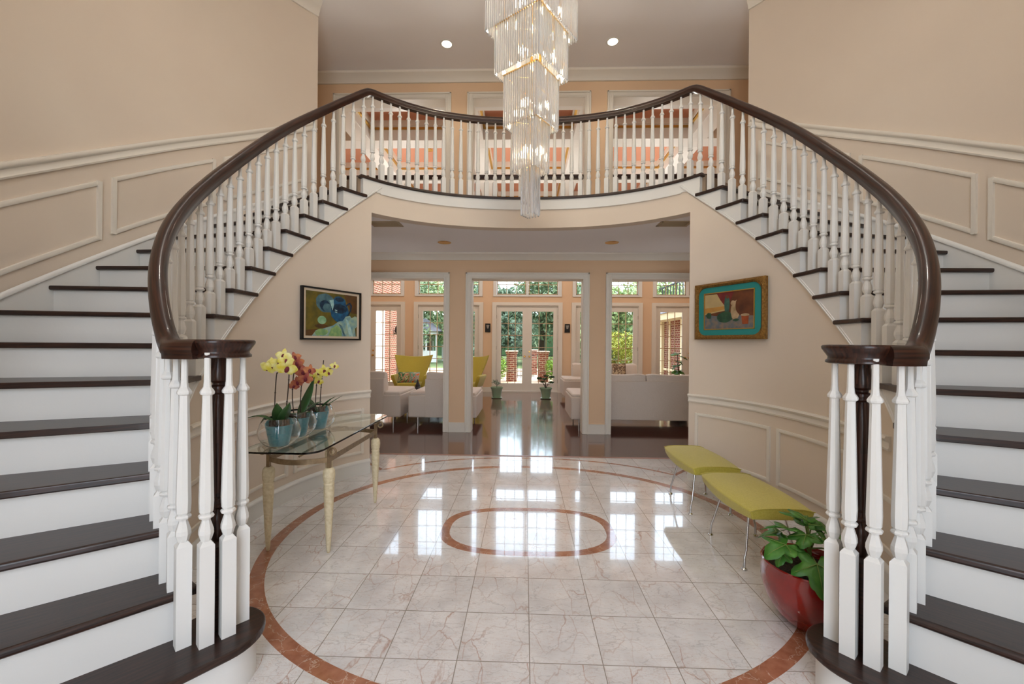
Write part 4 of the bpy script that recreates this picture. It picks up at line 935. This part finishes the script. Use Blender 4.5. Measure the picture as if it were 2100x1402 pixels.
# ------------------------------------------------------------------ red bowl with fig plant
RB = thing('red_planter', 'glossy red ceramic bowl planter holding a fig, beside the right newel', 'planter', (1.34, 2.02, 0))
mb = MB(); mb.lathe([(0,0),(.09,0),(.10,.008),(.14,.05),(.178,.11),(.197,.18),(.199,.24),(.195,.275),(.198,.285),(.192,.29),(.184,.285),(.183,.25),(0,.24)], n=48); build('bowl', mb, redpot, RB, smooth=60)
mb = MB(); mb.lathe([(0,.262),(.1,.258),(.182,.246),(.18,.235),(0,.235)], n=24); build('soil', mb, soil, RB, smooth=80)
FG = thing('fig_plant', 'leafy green fig plant growing in the red bowl', 'plant', (1.34, 2.02, .262))
def fig_leaf(parent, base, tip_dir, L, tilt, roll_, seed):
    rr = random.Random(seed); lobes = [(-150,.34),(-118,.62),(-95,.40),(-62,.86),(-38,.52),(-20,.80),(0,1.0),(20,.80),(38,.52),(62,.86),(95,.40),(118,.62),(150,.34)]
    pts = [(0,0,0)]; 
    ring = []
    for i in range(len(lobes)-1):
        a0, r0 = lobes[i]; a1, r1 = lobes[i+1]
        for j in range(4):
            t = j/4; tt = t*t*(3-2*t); ring.append((a0+(a1-a0)*t, r0+(r1-r0)*tt + rr.uniform(-.015,.015)))
    ring.append(lobes[-1])
    vs = [(0,0,0)]; fs = []
    for k, f in enumerate((.5, 1.0)):
        for a, r in ring:
            ar = radians(a); x = r*f*cos(ar)*L*.62 + L*.05*0; y = r*f*sin(ar)*L*.60; wav = .05*L*sin(a*.06+seed)*f; z = .10*L*(abs(y)/L) - .22*L*(x/L)**2*f + wav*f
            vs.append((x, y, z))
    n = len(ring)
    for i in range(n-1): fs.append((0, 1+i, 2+i)); fs.append((1+i, 1+n+i, 2+n+i, 2+i))
    d = Vector(tip_dir); az = atan2(d.y, d.x)
    mt = Matrix.Translation(base) @ Matrix.Rotation(az, 4, 'Z') @ Matrix.Rotation(tilt, 4, 'Y') @ Matrix.Rotation(roll_, 4, 'X')
    mb = MB(); mb.add(vs, fs, None, mt); lf = build('leaf', mb, leafM, parent, smooth=80, solid=.0015)
    mb = MB()
    for a in (0, -62, 62):
        ar = radians(a); pts = []
        for t in (0,.3,.6,.9):
            r = (1 if a == 0 else .86)*t; x = r*cos(ar)*L*.62; y = r*sin(ar)*L*.60; pts.append(mt @ Vector((x, y, .10*L*abs(y)/L - .22*L*(x/L)**2*t + .004)))
        mb.tube(pts, [.0022,.0017,.0012,.0006], 5)
    build('veins', mb, ystem, lf)
mb = MB(); mb.tube([(0,0,-.012),(.0,-.01,.06),(-.01,-.02,.13)], [.011,.009,.006], 8); build('trunk', mb, ystem, FG, smooth=60)
figl = [((-.05,-.13,.085),(-.35,-1,0),.235,.75,.1),((-.13,-.04,.125),(-1,-.25,0),.20,.25,-.1),((-.08,.03,.175),(-.8,.4,0),.19,.05,.25),((.03,-.05,.165),(.3,-.6,0),.17,.2,-.2),((.02,.07,.205),(.2,1,0),.20,-.05,.1),((-.03,-.03,.17),(-.7,-.7,0),.16,.3,.2),((.10,.02,.165),(1,.1,0),.20,.2,.1),((.07,-.08,.12),(.9,-.7,0),.16,.5,-.1),((-.10,.08,.13),(-1,.9,0),.16,.35,0),((.08,.10,.15),(.7,.8,0),.18,.15,.1),((0,0,.205),(.5,.3,0),.11,-.2,0),((-.13,-.02,.075),(-1,-.6,0),.12,.7,.2),((.0,.02,.22),(-.3,.8,0),.12,-.3,.1)]
for i, (b, d, L, t, r) in enumerate(figl):
    mb = MB(); mb.tube([(-.005,-.015,.06+.006*i),(b[0]*.5,b[1]*.5,b[2]*.8+.02),b], [.0035,.003,.0025], 6); build('leaf_stalk', mb, ystem, FG, smooth=60)
    fig_leaf(FG, b, d, L, t, r, i+3)
# ------------------------------------------------------------------ living room furniture
def rbox(mb, a, b): mb.b2(a, b)
def lounge(label, x0, x1, y0, y1, bx0, bx1, flip=False, cushions=1, name='sofa', group=None):
    # seats face +Y (away from the foyer) unless flip; back panel bx0..bx1 on the y0 side
    cx, cy = (x0+x1)/2, (y0+y1)/2; T = thing(name, label, 'sofa', (cx, cy, 0), pi if flip else 0, group=group)
    f = lambda x: (x-cx) * (-1 if flip else 1)
    X0, X1 = sorted((f(x0), f(x1))); B0, B1 = sorted((f(bx0), f(bx1))); D = (y1-y0)/2
    mb = MB(); mb.b2((X0,-D,.135),(X1,D,.49)); build('seat', mb, sofaM, T, bevel=.02, seg=3, smooth=50)
    mb = MB(); mb.b2((X0+.015,-D+.02,.47),(X1-.015,D-.01,.535)); build('seat_cushion', mb, sofaM, T, bevel=.03, seg=4, smooth=50)
    mb = MB(); mb.b2((B0,-D-.004,.137),(B1,-D+.14,.75)); build('backrest', mb, sofaM, T, bevel=.012, seg=3, smooth=50)
    n = cushions; w_ = (B1-B0)/n
    for i in range(n):
        a, b = B0+w_*i+.008, B0+w_*(i+1)-.008; mb = MB(); nx = 10; vs = []; fs = []
        for k in range(nx+1):
            t = k/nx; x = a+(b-a)*t; ztop = .862 - .022*sin(pi*t)+.0; e = .0 if 0 < k < nx else .02
            for y, z in ((-D+.03+e,.5),(-D+.02+e,.72),(-D+.04+e,ztop-e),(-D+.13,ztop+.006-e),(-D+.24-e,ztop-.03-e),(-D+.28-e,.6),(-D+.27-e,.52)): vs.append((x, y, z))
        for k in range(nx):
            for q in range(7): r = (q+1) % 7; fs.append((7*k+q, 7*k+7+q, 7*k+7+r, 7*k+r))
        fs += [tuple(range(6,-1,-1)), tuple(7*nx+q for q in range(7))]; mb.add(vs, fs); build('back_cushion', mb, sofaM, T, smooth=70, bevel=.01)
    for x in (X0+.14, X1-.14):
        for y in (-D+.08, D-.08):
            mb = MB(); mb.lathe([(.012,0),(.012,.14)], (x,y,0), n=12); mb.lathe([(0,0),(.016,0),(.016,.005),(0,.005)], (x,y,0), n=12); build('leg', mb, chrome, T, smooth=40)
    return T
lounge('oatmeal low-backed seat at the left edge of the left opening', -3.35, -2.005, 6.5, 7.45, -3.35, -2.28)
lounge('oatmeal low-backed seat partly behind the left pillar', -1.885, -.785, 6.5, 7.45, -1.615, -1.0)
lounge('long oatmeal sofa seen from behind through the right opening', .703, 3.55, 6.5, 7.45, 1.0, 3.55, cushions=3) if False else lounge('long oatmeal sofa seen from behind through the right opening', .703, 3.75, 6.5, 7.45, .96, 3.75, cushions=3)
SF = lounge('far oatmeal sofa facing the foyer under the garden doors', .853, 2.95, 9.4, 10.3, 1.13, 2.70, flip=True, cushions=2)
def scatter(label, loc, rot, a, b, c, s_=.38):
    m_ = bpy.data.materials.new('pillow_print'); t, bb = nodes(m_); tc = N(t, 'ShaderNodeTexCoord'); v = N(t, 'ShaderNodeTexNoise'); v.inputs['Scale'].default_value = 9; v.inputs['Detail'].default_value = 2; v.inputs['Distortion'].default_value = 1.5
    cr = N(t, 'ShaderNodeValToRGB'); cr.color_ramp.interpolation = 'CONSTANT'; e = cr.color_ramp.elements; e[0].color = srgb(*a); e[1].position = .46; e[1].color = srgb(*b); x_ = e.new(.56); x_.color = srgb(*c)
    t.links.new(tc.outputs['Object'], v.inputs['Vector']); t.links.new(v.outputs[0], cr.inputs[0]); t.links.new(cr.outputs[0], bb.inputs['Base Color']); bb.inputs['Roughness'].default_value = .9
    mb = MB(); n = 8; vs = []; fs = []
    for sgn in (1,-1):
        for i in range(n+1):
            for j in range(n+1):
                u, v_ = -1+2*i/n, -1+2*j/n; k = (1-u**4)*(1-v_**4); pin_ = 1-.06*(1-abs(u*v_))
                vs.append((u*s_/2*pin_, sgn*.065*k**.6, v_*s_/2*pin_))
    m2_ = (n+1)**2
    for sg in (0,1):
        for i in range(n):
            for j in range(n):
                a0 = sg*m2_+i*(n+1)+j; q = (a0, a0+1, a0+n+2, a0+n+1); fs.append(q if sg else q[::-1])
    mb.add(vs, fs); o = build('scatter_cushion', mb, m_, smooth=80); o.location = loc; o.rotation_euler = rot; tag(o, label, 'cushion')
scatter('green and pink floral cushion on the left yellow armchair', (-2.92,9.72,.50), (radians(-15),0,.1), (70,120,84), (190,186,140), (200,110,100), .26)
scatter('orange and grey printed cushion on the left yellow armchair', (-2.66,9.72,.50), (radians(-15),0,-.1), (120,170,140), (190,180,176), (226,110,44), .26)
scatter('tan printed cushion on the far sofa', (1.62,10.0,.70), (radians(-12),0,0), (176,140,90), (206,186,150), (140,110,80), .34)
scatter('brown patterned cushion on the far sofa, right of the tan one', (2.25,10.0,.70), (radians(-12),0,.1), (110,90,72), (190,170,140), (80,60,52), .34)
def wing_chair(label, loc, rz):
    T = thing('wing_armchair', label, 'armchair', loc, rz, group='lime winged armchairs')
    # local: faces -Y
    W2 = .45; rows = [(.30,.27,.10),(.42,.29,.14),(.55,.32,.20),(.70,.37,.27),(.85,.42,.33),(.97,.45,.37),(1.03,.47,.39)]
    nu = 14; vs = []; fs = []
    def pt(z, hw, yb, u, th):
        x = hw*u; y = yb - .20*(abs(u)**2.2)*(.55+.45*(z-.3)/.7) + th; zz = z - (.055*(1-u*u) if z > .95 else 0); return (x, y, zz)
    for th in (0, .055):
        for z, hw, yb in rows:
            for i in range(nu+1): vs.append(pt(z, hw*(1 if th == 0 else 1.03), yb, -1+2*i/nu, th))
    R = len(rows); n1 = R*(nu+1)
    for r in range(R-1):
        for i in range(nu):
            a = r*(nu+1)+i; fs.append((a,a+1,a+nu+2,a+nu+1)); fs.append((n1+a,n1+a+nu+1,n1+a+nu+2,n1+a+1))
    for i in range(nu): a = (R-1)*(nu+1)+i; fs.append((a,a+1,n1+a+1,n1+a)); fs.append((i,n1+i,n1+i+1,i+1))
    for r in range(R-1):
        for e in (0, nu): a = r*(nu+1)+e; fs.append((a,a+nu+1,n1+a+nu+1,n1+a))
    mb = MB(); mb.add(vs, fs); bk = build('backrest', mb, lime, T, smooth=70, bevel=.012, seg=3)
    mb = MB(); mb.tube([Vector(pt(.70,.375,.27,-1+2*i/12,-.004)) - Vector((0,0,.045*(1-(-1+2*i/12)**2))) for i in range(13)], .006, 6); build('seam', mb, mat('lime_dark', srgb(140,132,44), .9) if not M.get('lime_dark') else M['lime_dark'], bk)  # seam tube in a darker lime than the upholstery
    mb = MB(); mb.b2((-.28,-.36,.27),(.28,.2,.37)); build('seat', mb, lime, T, smooth=60, bevel=.035, seg=4)
    for sx in (-1,1):
        mb = MB(); pts = [(sx*.30,.20,.30),(sx*.33,.0,.42),(sx*.36,-.2,.50),(sx*.37,-.33,.535),(sx*.36,-.37,.50)]
        vs = []; fs = []
        prof = [(.30,-.30,.26,.035),(.33,-.32,.36,.04),(.37,-.34,.47,.045),(.385,-.34,.54,.045),(.38,-.33,.56,.03)]
        for x, y, z, t_ in prof: vs += [(sx*(x-t_),y,z),(sx*(x+t_),y,z),(sx*(x*.98+t_*.8),.22,z*.96+.02),(sx*(x*.98-t_*.8),.22,z*.96+.02)]
        for i in range(len(prof)-1):
            for k in range(4): q = (k+1)%4; fs.append((4*i+k,4*i+q,4*i+4+q,4*i+4+k))
        fs += [(3,2,1,0), (16,17,18,19)]; mb.add(vs, fs); build('arm', mb, lime, T, smooth=70, bevel=.02, seg=3)
        for sy in (-1,1):
            mb = MB(); mb.tube([(sx*.2,sy*.18,.28),(sx*.27,sy*.3,.02),(sx*.27,sy*.3,0)], .011, 8); build('leg', mb, chrome, T, smooth=50)
wing_chair('lime yellow winged armchair with two bright cushions, seen through the left opening', (-2.78,9.95,0), radians(4))
wing_chair('lime yellow winged armchair mostly hidden behind the left pillar', (-1.42,10.0,0), radians(-12))
CT = thing('coffee_table', 'low dark coffee table between the seats and the yellow armchairs', 'table', (-2.25,8.7,0))
mb = MB(); mb.b2((-.5,-.35,.30),(.5,.35,.335)); build('top', mb, M['black_metal'], CT, bevel=.006)
for sx in (-1,1):
    for sy in (-1,1): mb = MB(); mb.box((sx*.45,sy*.3,.15),(.04,.04,.3)); build('leg', mb, M['black_metal'], CT)
SC = MB(); SC.lathe([(.085,0),(.08,.03),(.05,.07),(.055,.09),(.03,.14),(.012,.2),(0,.225)], n=8, rot=.3); o = build('sculpture', SC, mat('dark_sculpture', srgb(40,46,56), .3), smooth=30); o.location = (-2.28,8.6,.335); tag(o, 'dark pointed sculpture standing on the coffee table before the left armchair', 'sculpture')
# green pots by the doors
def bush(parent, name, pts, m_, rad, sz, n, seed, flat=.5):
    rr = random.Random(seed); mb = MB()
    for i in range(n):
        c = Vector(pts[rr.randrange(len(pts))]) if isinstance(pts, list) else Vector((0,0,0))
        d = Vector((rr.gauss(0,1), rr.gauss(0,1), rr.gauss(0,1))); d.normalize(); p = c + Vector((d.x*rad[0], d.y*rad[1], d.z*rad[2]))*(rr.random()**.45)
        s_ = sz*rr.uniform(.6,1.3); q = Euler((rr.uniform(-1.2,1.2), rr.uniform(-1.2,1.2), rr.uniform(0,6.28))).to_matrix()
        vs = [tuple(p + q @ Vector(v)) for v in ((-s_,0,0),(0,-s_*flat,.1*s_),(s_,0,0),(0,s_*flat,.1*s_))]
        mb.add(vs, [(0,1,2,3)])
    return build(name, mb, m_, parent)
for x, y, lb, kind in ((-.70,9.95,'celadon green pot with a wispy plant left of the middle garden doors',0),(.485,9.95,'celadon green pot on a saucer with a branching plant before the right door leaf',1)):
    T = thing('ceramic_pot', lb.split(' with a')[0] + (' left of the middle garden doors' if kind == 0 else ' before the right leaf of the middle garden doors'), 'pot', (x,y,0))
    mb = MB(); mb.lathe([(0,.012),(.09,.012),(.10,.03),(.135,.22),(.15,.235),(.152,.268),(.142,.268),(.135,.24),(0,.235)], n=28); build('pot', mb, greenpot, T, smooth=45)
    mb = MB(); mb.lathe([(0,0),(.11,0),(.135,.02),(.13,.022),(.1,.01),(0,.01)], n=24); build('saucer', mb, greenpot, T, smooth=45)
    F = thing('potted_plant', ('wispy silvery plant in the left celadon pot' if kind == 0 else 'branching plant with flat leaf pads in the right celadon pot'), 'plant', (x,y,.24))
    if kind == 0:
        mb = MB(); mb.tube([(0,0,-.005),(0,0,.08),(-.02,0,.16)], .006, 6); mb.tube([(0,0,.05),(.05,0,.1),(.1,0,.11)], .004, 6); mb.tube([(0,0,.06),(-.06,0,.12),(-.08,0,.17)], .004, 6); build('stems', mb, stemM, F)
        bush(F, 'leaves', [(-.03,0,.16),(.06,0,.11),(-.08,0,.15),(.0,0,.12)], mat('silver_leaf', srgb(130,146,130), .6), (.05,.05,.05), .018, 130, 5)
    else:
        mb = MB()
        for a, b, c in ((-.16,.0,.24),(.14,.02,.27),(-.08,-.03,.16),(.13,0,.15),(.0,.0,.30),(-.03,.02,.22)): mb.tube([(0,0,-.005),(a*.25,b,.08),(a*.7,b,c-.04),(a,b,c)], [.009,.007,.005,.003], 6)
        build('branches', mb, stemM, F)
        lm_ = mat('pad_leaf', srgb(46,78,40), .5)
        for k, (a, b, c) in enumerate(((-.16,.0,.25),(.14,.02,.28),(-.08,-.03,.17),(.13,0,.155),(.0,.0,.31),(-.03,.02,.23))): bush(F, 'leaf_cluster', [(a,b,c)], lm_, (.07,.05,.025), .022, 70, k)
# tall plant behind the sofa
T = thing('floor_planter', 'dark planter behind the right end of the long sofa', 'planter', (3.12,8.5,0)); mb = MB(); mb.lathe([(0,0),(.13,0),(.17,.3),(.18,.32),(.165,.32),(.16,.28),(0,.28)], n=20); build('pot', mb, black, T, smooth=45)
F = thing('potted_plant', 'leggy big-leaved plant rising behind the right end of the long sofa', 'plant', (3.12,8.5,.28))
mb = MB(); mb.tube([(0,0,-.01),(.03,0,.3),(-.02,0,.6),(-.03,0,.86)], [.016,.014,.01,.006], 8); build('trunk', mb, stemM, F)
for k, (b, d, L, t) in enumerate((((-.05,0,.86),(-1,-.5,0),.26,.2),((.03,0,.8),(1,-.3,0),.24,.3),((-.02,0,.70),(.8,-.9,0),.2,.4),((-.03,0,.62),(-1,-.2,0),.24,.5),((0,0,.52),(1,-.6,0),.22,.5),((-.02,0,.5),(-.9,-.9,0),.26,.6))): fig_leaf(F, b, d, L, t, 0, k+40)
# wall sconces
for x, w_ in ((-1.043,'left'),(1.118,'right')):
    T = thing('wall_sconce', 'small black framed wall sconce just %s of the middle garden doors' % w_, 'wall lamp', (x, YB, 1.745))
    mb = MB()
    for a, b in (((-.07,-.03,-.115),(-.055,0,.115)),((.055,-.03,-.115),(.07,0,.115)),((-.07,-.03,.10),(.07,0,.115)),((-.07,-.03,-.115),(.07,0,-.03)),((-.055,-.006,-.03),(.055,0,.1))): mb.b2(a, b)
    build('frame', mb, black, T, bevel=.002)
    mb = MB(); mb.lathe([(.022,0),(.045,.10)], (0,-.025,-.02), n=14, cap=False, sy=.5); build('shade', mb, shade, T, solid=.002)
# thermostat style white plate beside the far right door
# ------------------------------------------------------------------ garden
mb = MB(); mb.b2((-14,11.4,-.14),(14,23.2,-.1)); tag(build('patio', mb, patio), 'pale stone terrace outside the garden doors', 'terrace', kind='structure')
mb = MB(); mb.b2((-60,23.2,-.3),(60,90,-.2)); tag(build('lawn', mb, lawn), 'lawn beyond the terrace', 'lawn', kind='structure')
def pillar(x, y, lb):
    T = thing('brick_pillar', lb, 'pillar', (x,y,-.1)); mb = MB(); mb.b2((-.19,-.19,0),(.19,.19,1.08)); mb.b2((-.215,-.215,1.02),(.215,.215,1.1)); build('shaft', mb, brick, T)
    mb = MB(); mb.b2((-.24,-.24,1.1),(.24,.24,1.15)); build('cap', mb, brickcap, T, bevel=.01)
pillar(-.52,15.5,'brick pillar with a stone cap outside the left leaf of the middle doors'); pillar(.66,15.5,'brick pillar with a stone cap outside the right leaf of the middle doors'); pillar(.34,18.9,'farther brick pillar seen between the two terrace pillars'); pillar(2.05,18.6,'farther brick pillar seen left of the long sofa'); pillar(-3.2,17.8,'brick pillar near the pavilion, seen past the left armchair')
def fence(x0, x1, y, lb):
    T = thing('iron_fence', lb, 'fence', ((x0+x1)/2, y, -.1)); L = x1-x0; mb = MB()
    for z in (.12,.95): mb.box((0,0,z),(L,.03,.03))
    build('rails', mb, black, T); 
    for i in range(int(L/.14)):
        mb = MB(); mb.box((-L/2+.07+.14*i,0,.5),(.016,.016,.95)); build('picket', mb, black, T)
fence(-.38,.36,16.6,'black iron fence between the two terrace pillars'); fence(-3.0,-.8,16.2,'black iron fence left of the terrace pillars'); fence(.8,2.9,16.2,'black iron fence right of the terrace pillars')
def shrub(x, y, h, r, m_, lb, n=1500, sz=.035):
    T = thing('shrub', lb, 'shrub', (x,y,-.12)); mb = MB(); mb.tube([(0,0,0),(0,0,h*.5)], .03, 6); build('stem', mb, bark, T); bush(T, 'foliage', [(0,0,h*.55)], m_, (r,r,h*.48), sz, n, int(x*10+y))
shrub(-.98,15.0,.95,.33,M['shrub_leaf'],'bright green shrub left of the left terrace pillar'); shrub(1.02,15.0,.95,.33,M['shrub_leaf'],'bright green shrub right of the right terrace pillar')
shrub(3.9,18.0,2.0,1.5,M['hedge_leaf'],'broad yellow-green hedge seen over the far sofa',5000,.06); shrub(3.0,17.4,1.5,.9,M['tree_leaf_a'],'rounded dark green bush before the hedge',3000,.05)
def tree(x, y, h, r, m_, lb, seed, n=5200, sz=.16):
    T = thing('garden_tree', lb, 'tree', (x,y,-.25)); rr = random.Random(seed); mb = MB(); mb.tube([(0,0,0),(.1,0,h*.3),(0,.1,h*.75)], [r*.09,r*.07,r*.03], 8); build('trunk', mb, bark, T)
    cl_ = [(rr.uniform(-r,r)*.62, rr.uniform(-r,r)*.62, h*rr.uniform(.22,.88)) for _ in range(13)]
    bush(T, 'foliage', cl_, m_, (r*.48,r*.48,h*.17), sz, n, seed)
la, lb_, lc = M['tree_leaf_a'], M['tree_leaf_b'], M['tree_leaf_c']
spec = [(-13,30,7.2,3.6,lb_,'light green tree farthest left beyond the pavilion'),(-8.9,31,6.6,3.0,la,'mid green tree rising behind the pavilion'),(-5.0,33,7.4,3.2,lb_,'pale tree right of the pavilion roof'),(-1.9,29,6.2,2.6,lc,'blue-green tree filling the left leaf of the middle doors'),(1.2,31,7.2,2.9,la,'tall tree behind the two terrace pillars'),(4.0,28,5.6,2.6,lb_,'tree seen left of the hedge'),(7.2,27,5.8,2.8,lb_,'bright tree above the yellow-green hedge'),(10.8,31,6.6,3.4,la,'tree behind the right brick wing'),(15.5,36,7.5,4,lc,'far tree at the right edge of the garden'),(-18.5,38,7.5,4,lc,'far tree at the left edge of the garden'),(-9.5,40,8.6,4,la,'distant tall tree left of the middle doors'),(4.5,40,8.2,4,lc,'distant tall tree right of the middle doors'),(-2.5,38,7.6,3.6,la,'distant tree behind the middle doors')]
for i, (x,y,h,r,m_,l_) in enumerate(spec): tree(x,y,h,r,m_,l_,i+11)
mb = MB(); mb.b2((-40,48,-.3),(40,49,4.6)); o = build('far_hedge', mb, mat('far_hedge_green', srgb(66,92,58), .95, noise=(srgb(40,62,36), .9, (1,1,1)), bump=1, bscale=2)); tag(o, 'tall clipped hedge closing the far end of the garden', 'hedge')
# house wings
HL = thing('house_wing', 'sunlit two-storey brick wing of the house outside the left bays', 'building', (-5.05,11.4,-.12))
mb = MB(); mb.b2((-3,0,0),(0,2.05,5.6)); mb.b2((-3,2.05,2.75),(0,3.1,5.6)); mb.b2((-3,3.1,0),(0,7.6,5.6)); build('wall', mb, brick, HL)
mb = MB(); mb.b2((-.16,2.05,0),(-.06,3.1,2.75)); mb.b2((-.1,2.05,0),(.03,2.17,2.75)); mb.b2((-.1,2.98,0),(.03,3.1,2.75)); mb.b2((-.1,2.05,2.63),(.03,3.1,2.75)); build('doorway', mb, M['white_paint'], HL)
mb = MB(); mb.b2((.0,7.45,0),(.12,7.62,5.6)); build('corner_board', mb, creamtrim, HL)
mb = MB(); mb.b2((-3.2,0,5.6),(.45,7.9,5.75)); mb.add([(-3.2,0,5.75),(.45,0,5.75),(.45,7.9,5.75),(-3.2,7.9,5.75),(-1.4,2,7.2),(-1.4,6,7.2)], [(0,1,4),(1,2,5,4),(2,3,5),(3,0,4,5)]); build('roof', mb, shingle, HL)
mb = MB(); mb.lathe([(.02,0),(.02,.05),(.09,.12),(.07,.3),(.02,.36),(.01,.42)], (.12,4.2,1.72), n=6); mb.box((.05,4.2,1.78),(.12,.03,.03)); build('lantern', mb, black, HL)
HR = thing('house_wing', 'single-storey brick wing with cream trim outside the far right bay', 'building', (4.95,11.6,-.12))
mb = MB(); mb.b2((0,0,0),(4,4.9,2.25)); build('wall', mb, brick, HR)
mb = MB(); mb.b2((-.1,3.25,0),(.0,3.45,2.3)); mb.b2((-.08,1.4,0),(0,1.55,2.3)); mb.b2((-.04,2.6,.2),(.0,2.7,2.3)); mb.b2((-.03,2.2,.55),(0,4.9,.62)); build('downspout', mb, creamtrim, HR)
mb = MB(); mb.b2((-.5,-.1,2.25),(4.3,5.4,2.45)); build('fascia', mb, creamtrim, HR)
mb = MB(); mb.add([(-.55,-.1,2.45),(4.3,-.1,2.45),(4.3,5.45,2.45),(-.55,5.45,2.45),(1.9,1.5,3.6),(1.9,3.6,3.6)], [(0,1,4),(1,2,5,4),(2,3,5),(3,0,4,5)]); build('roof', mb, shingle, HR)
mb = MB()
for i in range(16): mb.box((.4, .2+.3*i, 3.15), (.03,.03,.95))
mb.box((.4,2.5,3.65),(.06,5,.05)); build('deck_railing', mb, black, HR)
PV = thing('pavilion', 'small white pavilion with a grey roof seen past the left french doors', 'pavilion', (-8.1,33,-.2))
mb = MB()
for x in (-1.2,-.4,.4,1.2): mb.box((x,-1.2,1.15),(.12,.12,2.3)); mb.box((x,1.2,1.15),(.12,.12,2.3))
mb.b2((-1.35,-1.35,2.2),(1.35,1.35,2.4)); mb.b2((-1.2,-1.22,0),(1.2,-1.18,.9)); build('posts', mb, white, PV)
mb = MB(); mb.lathe([(2.3,2.4),(0,3.5)], n=4, rot=pi/4); build('roof', mb, shingle, PV)
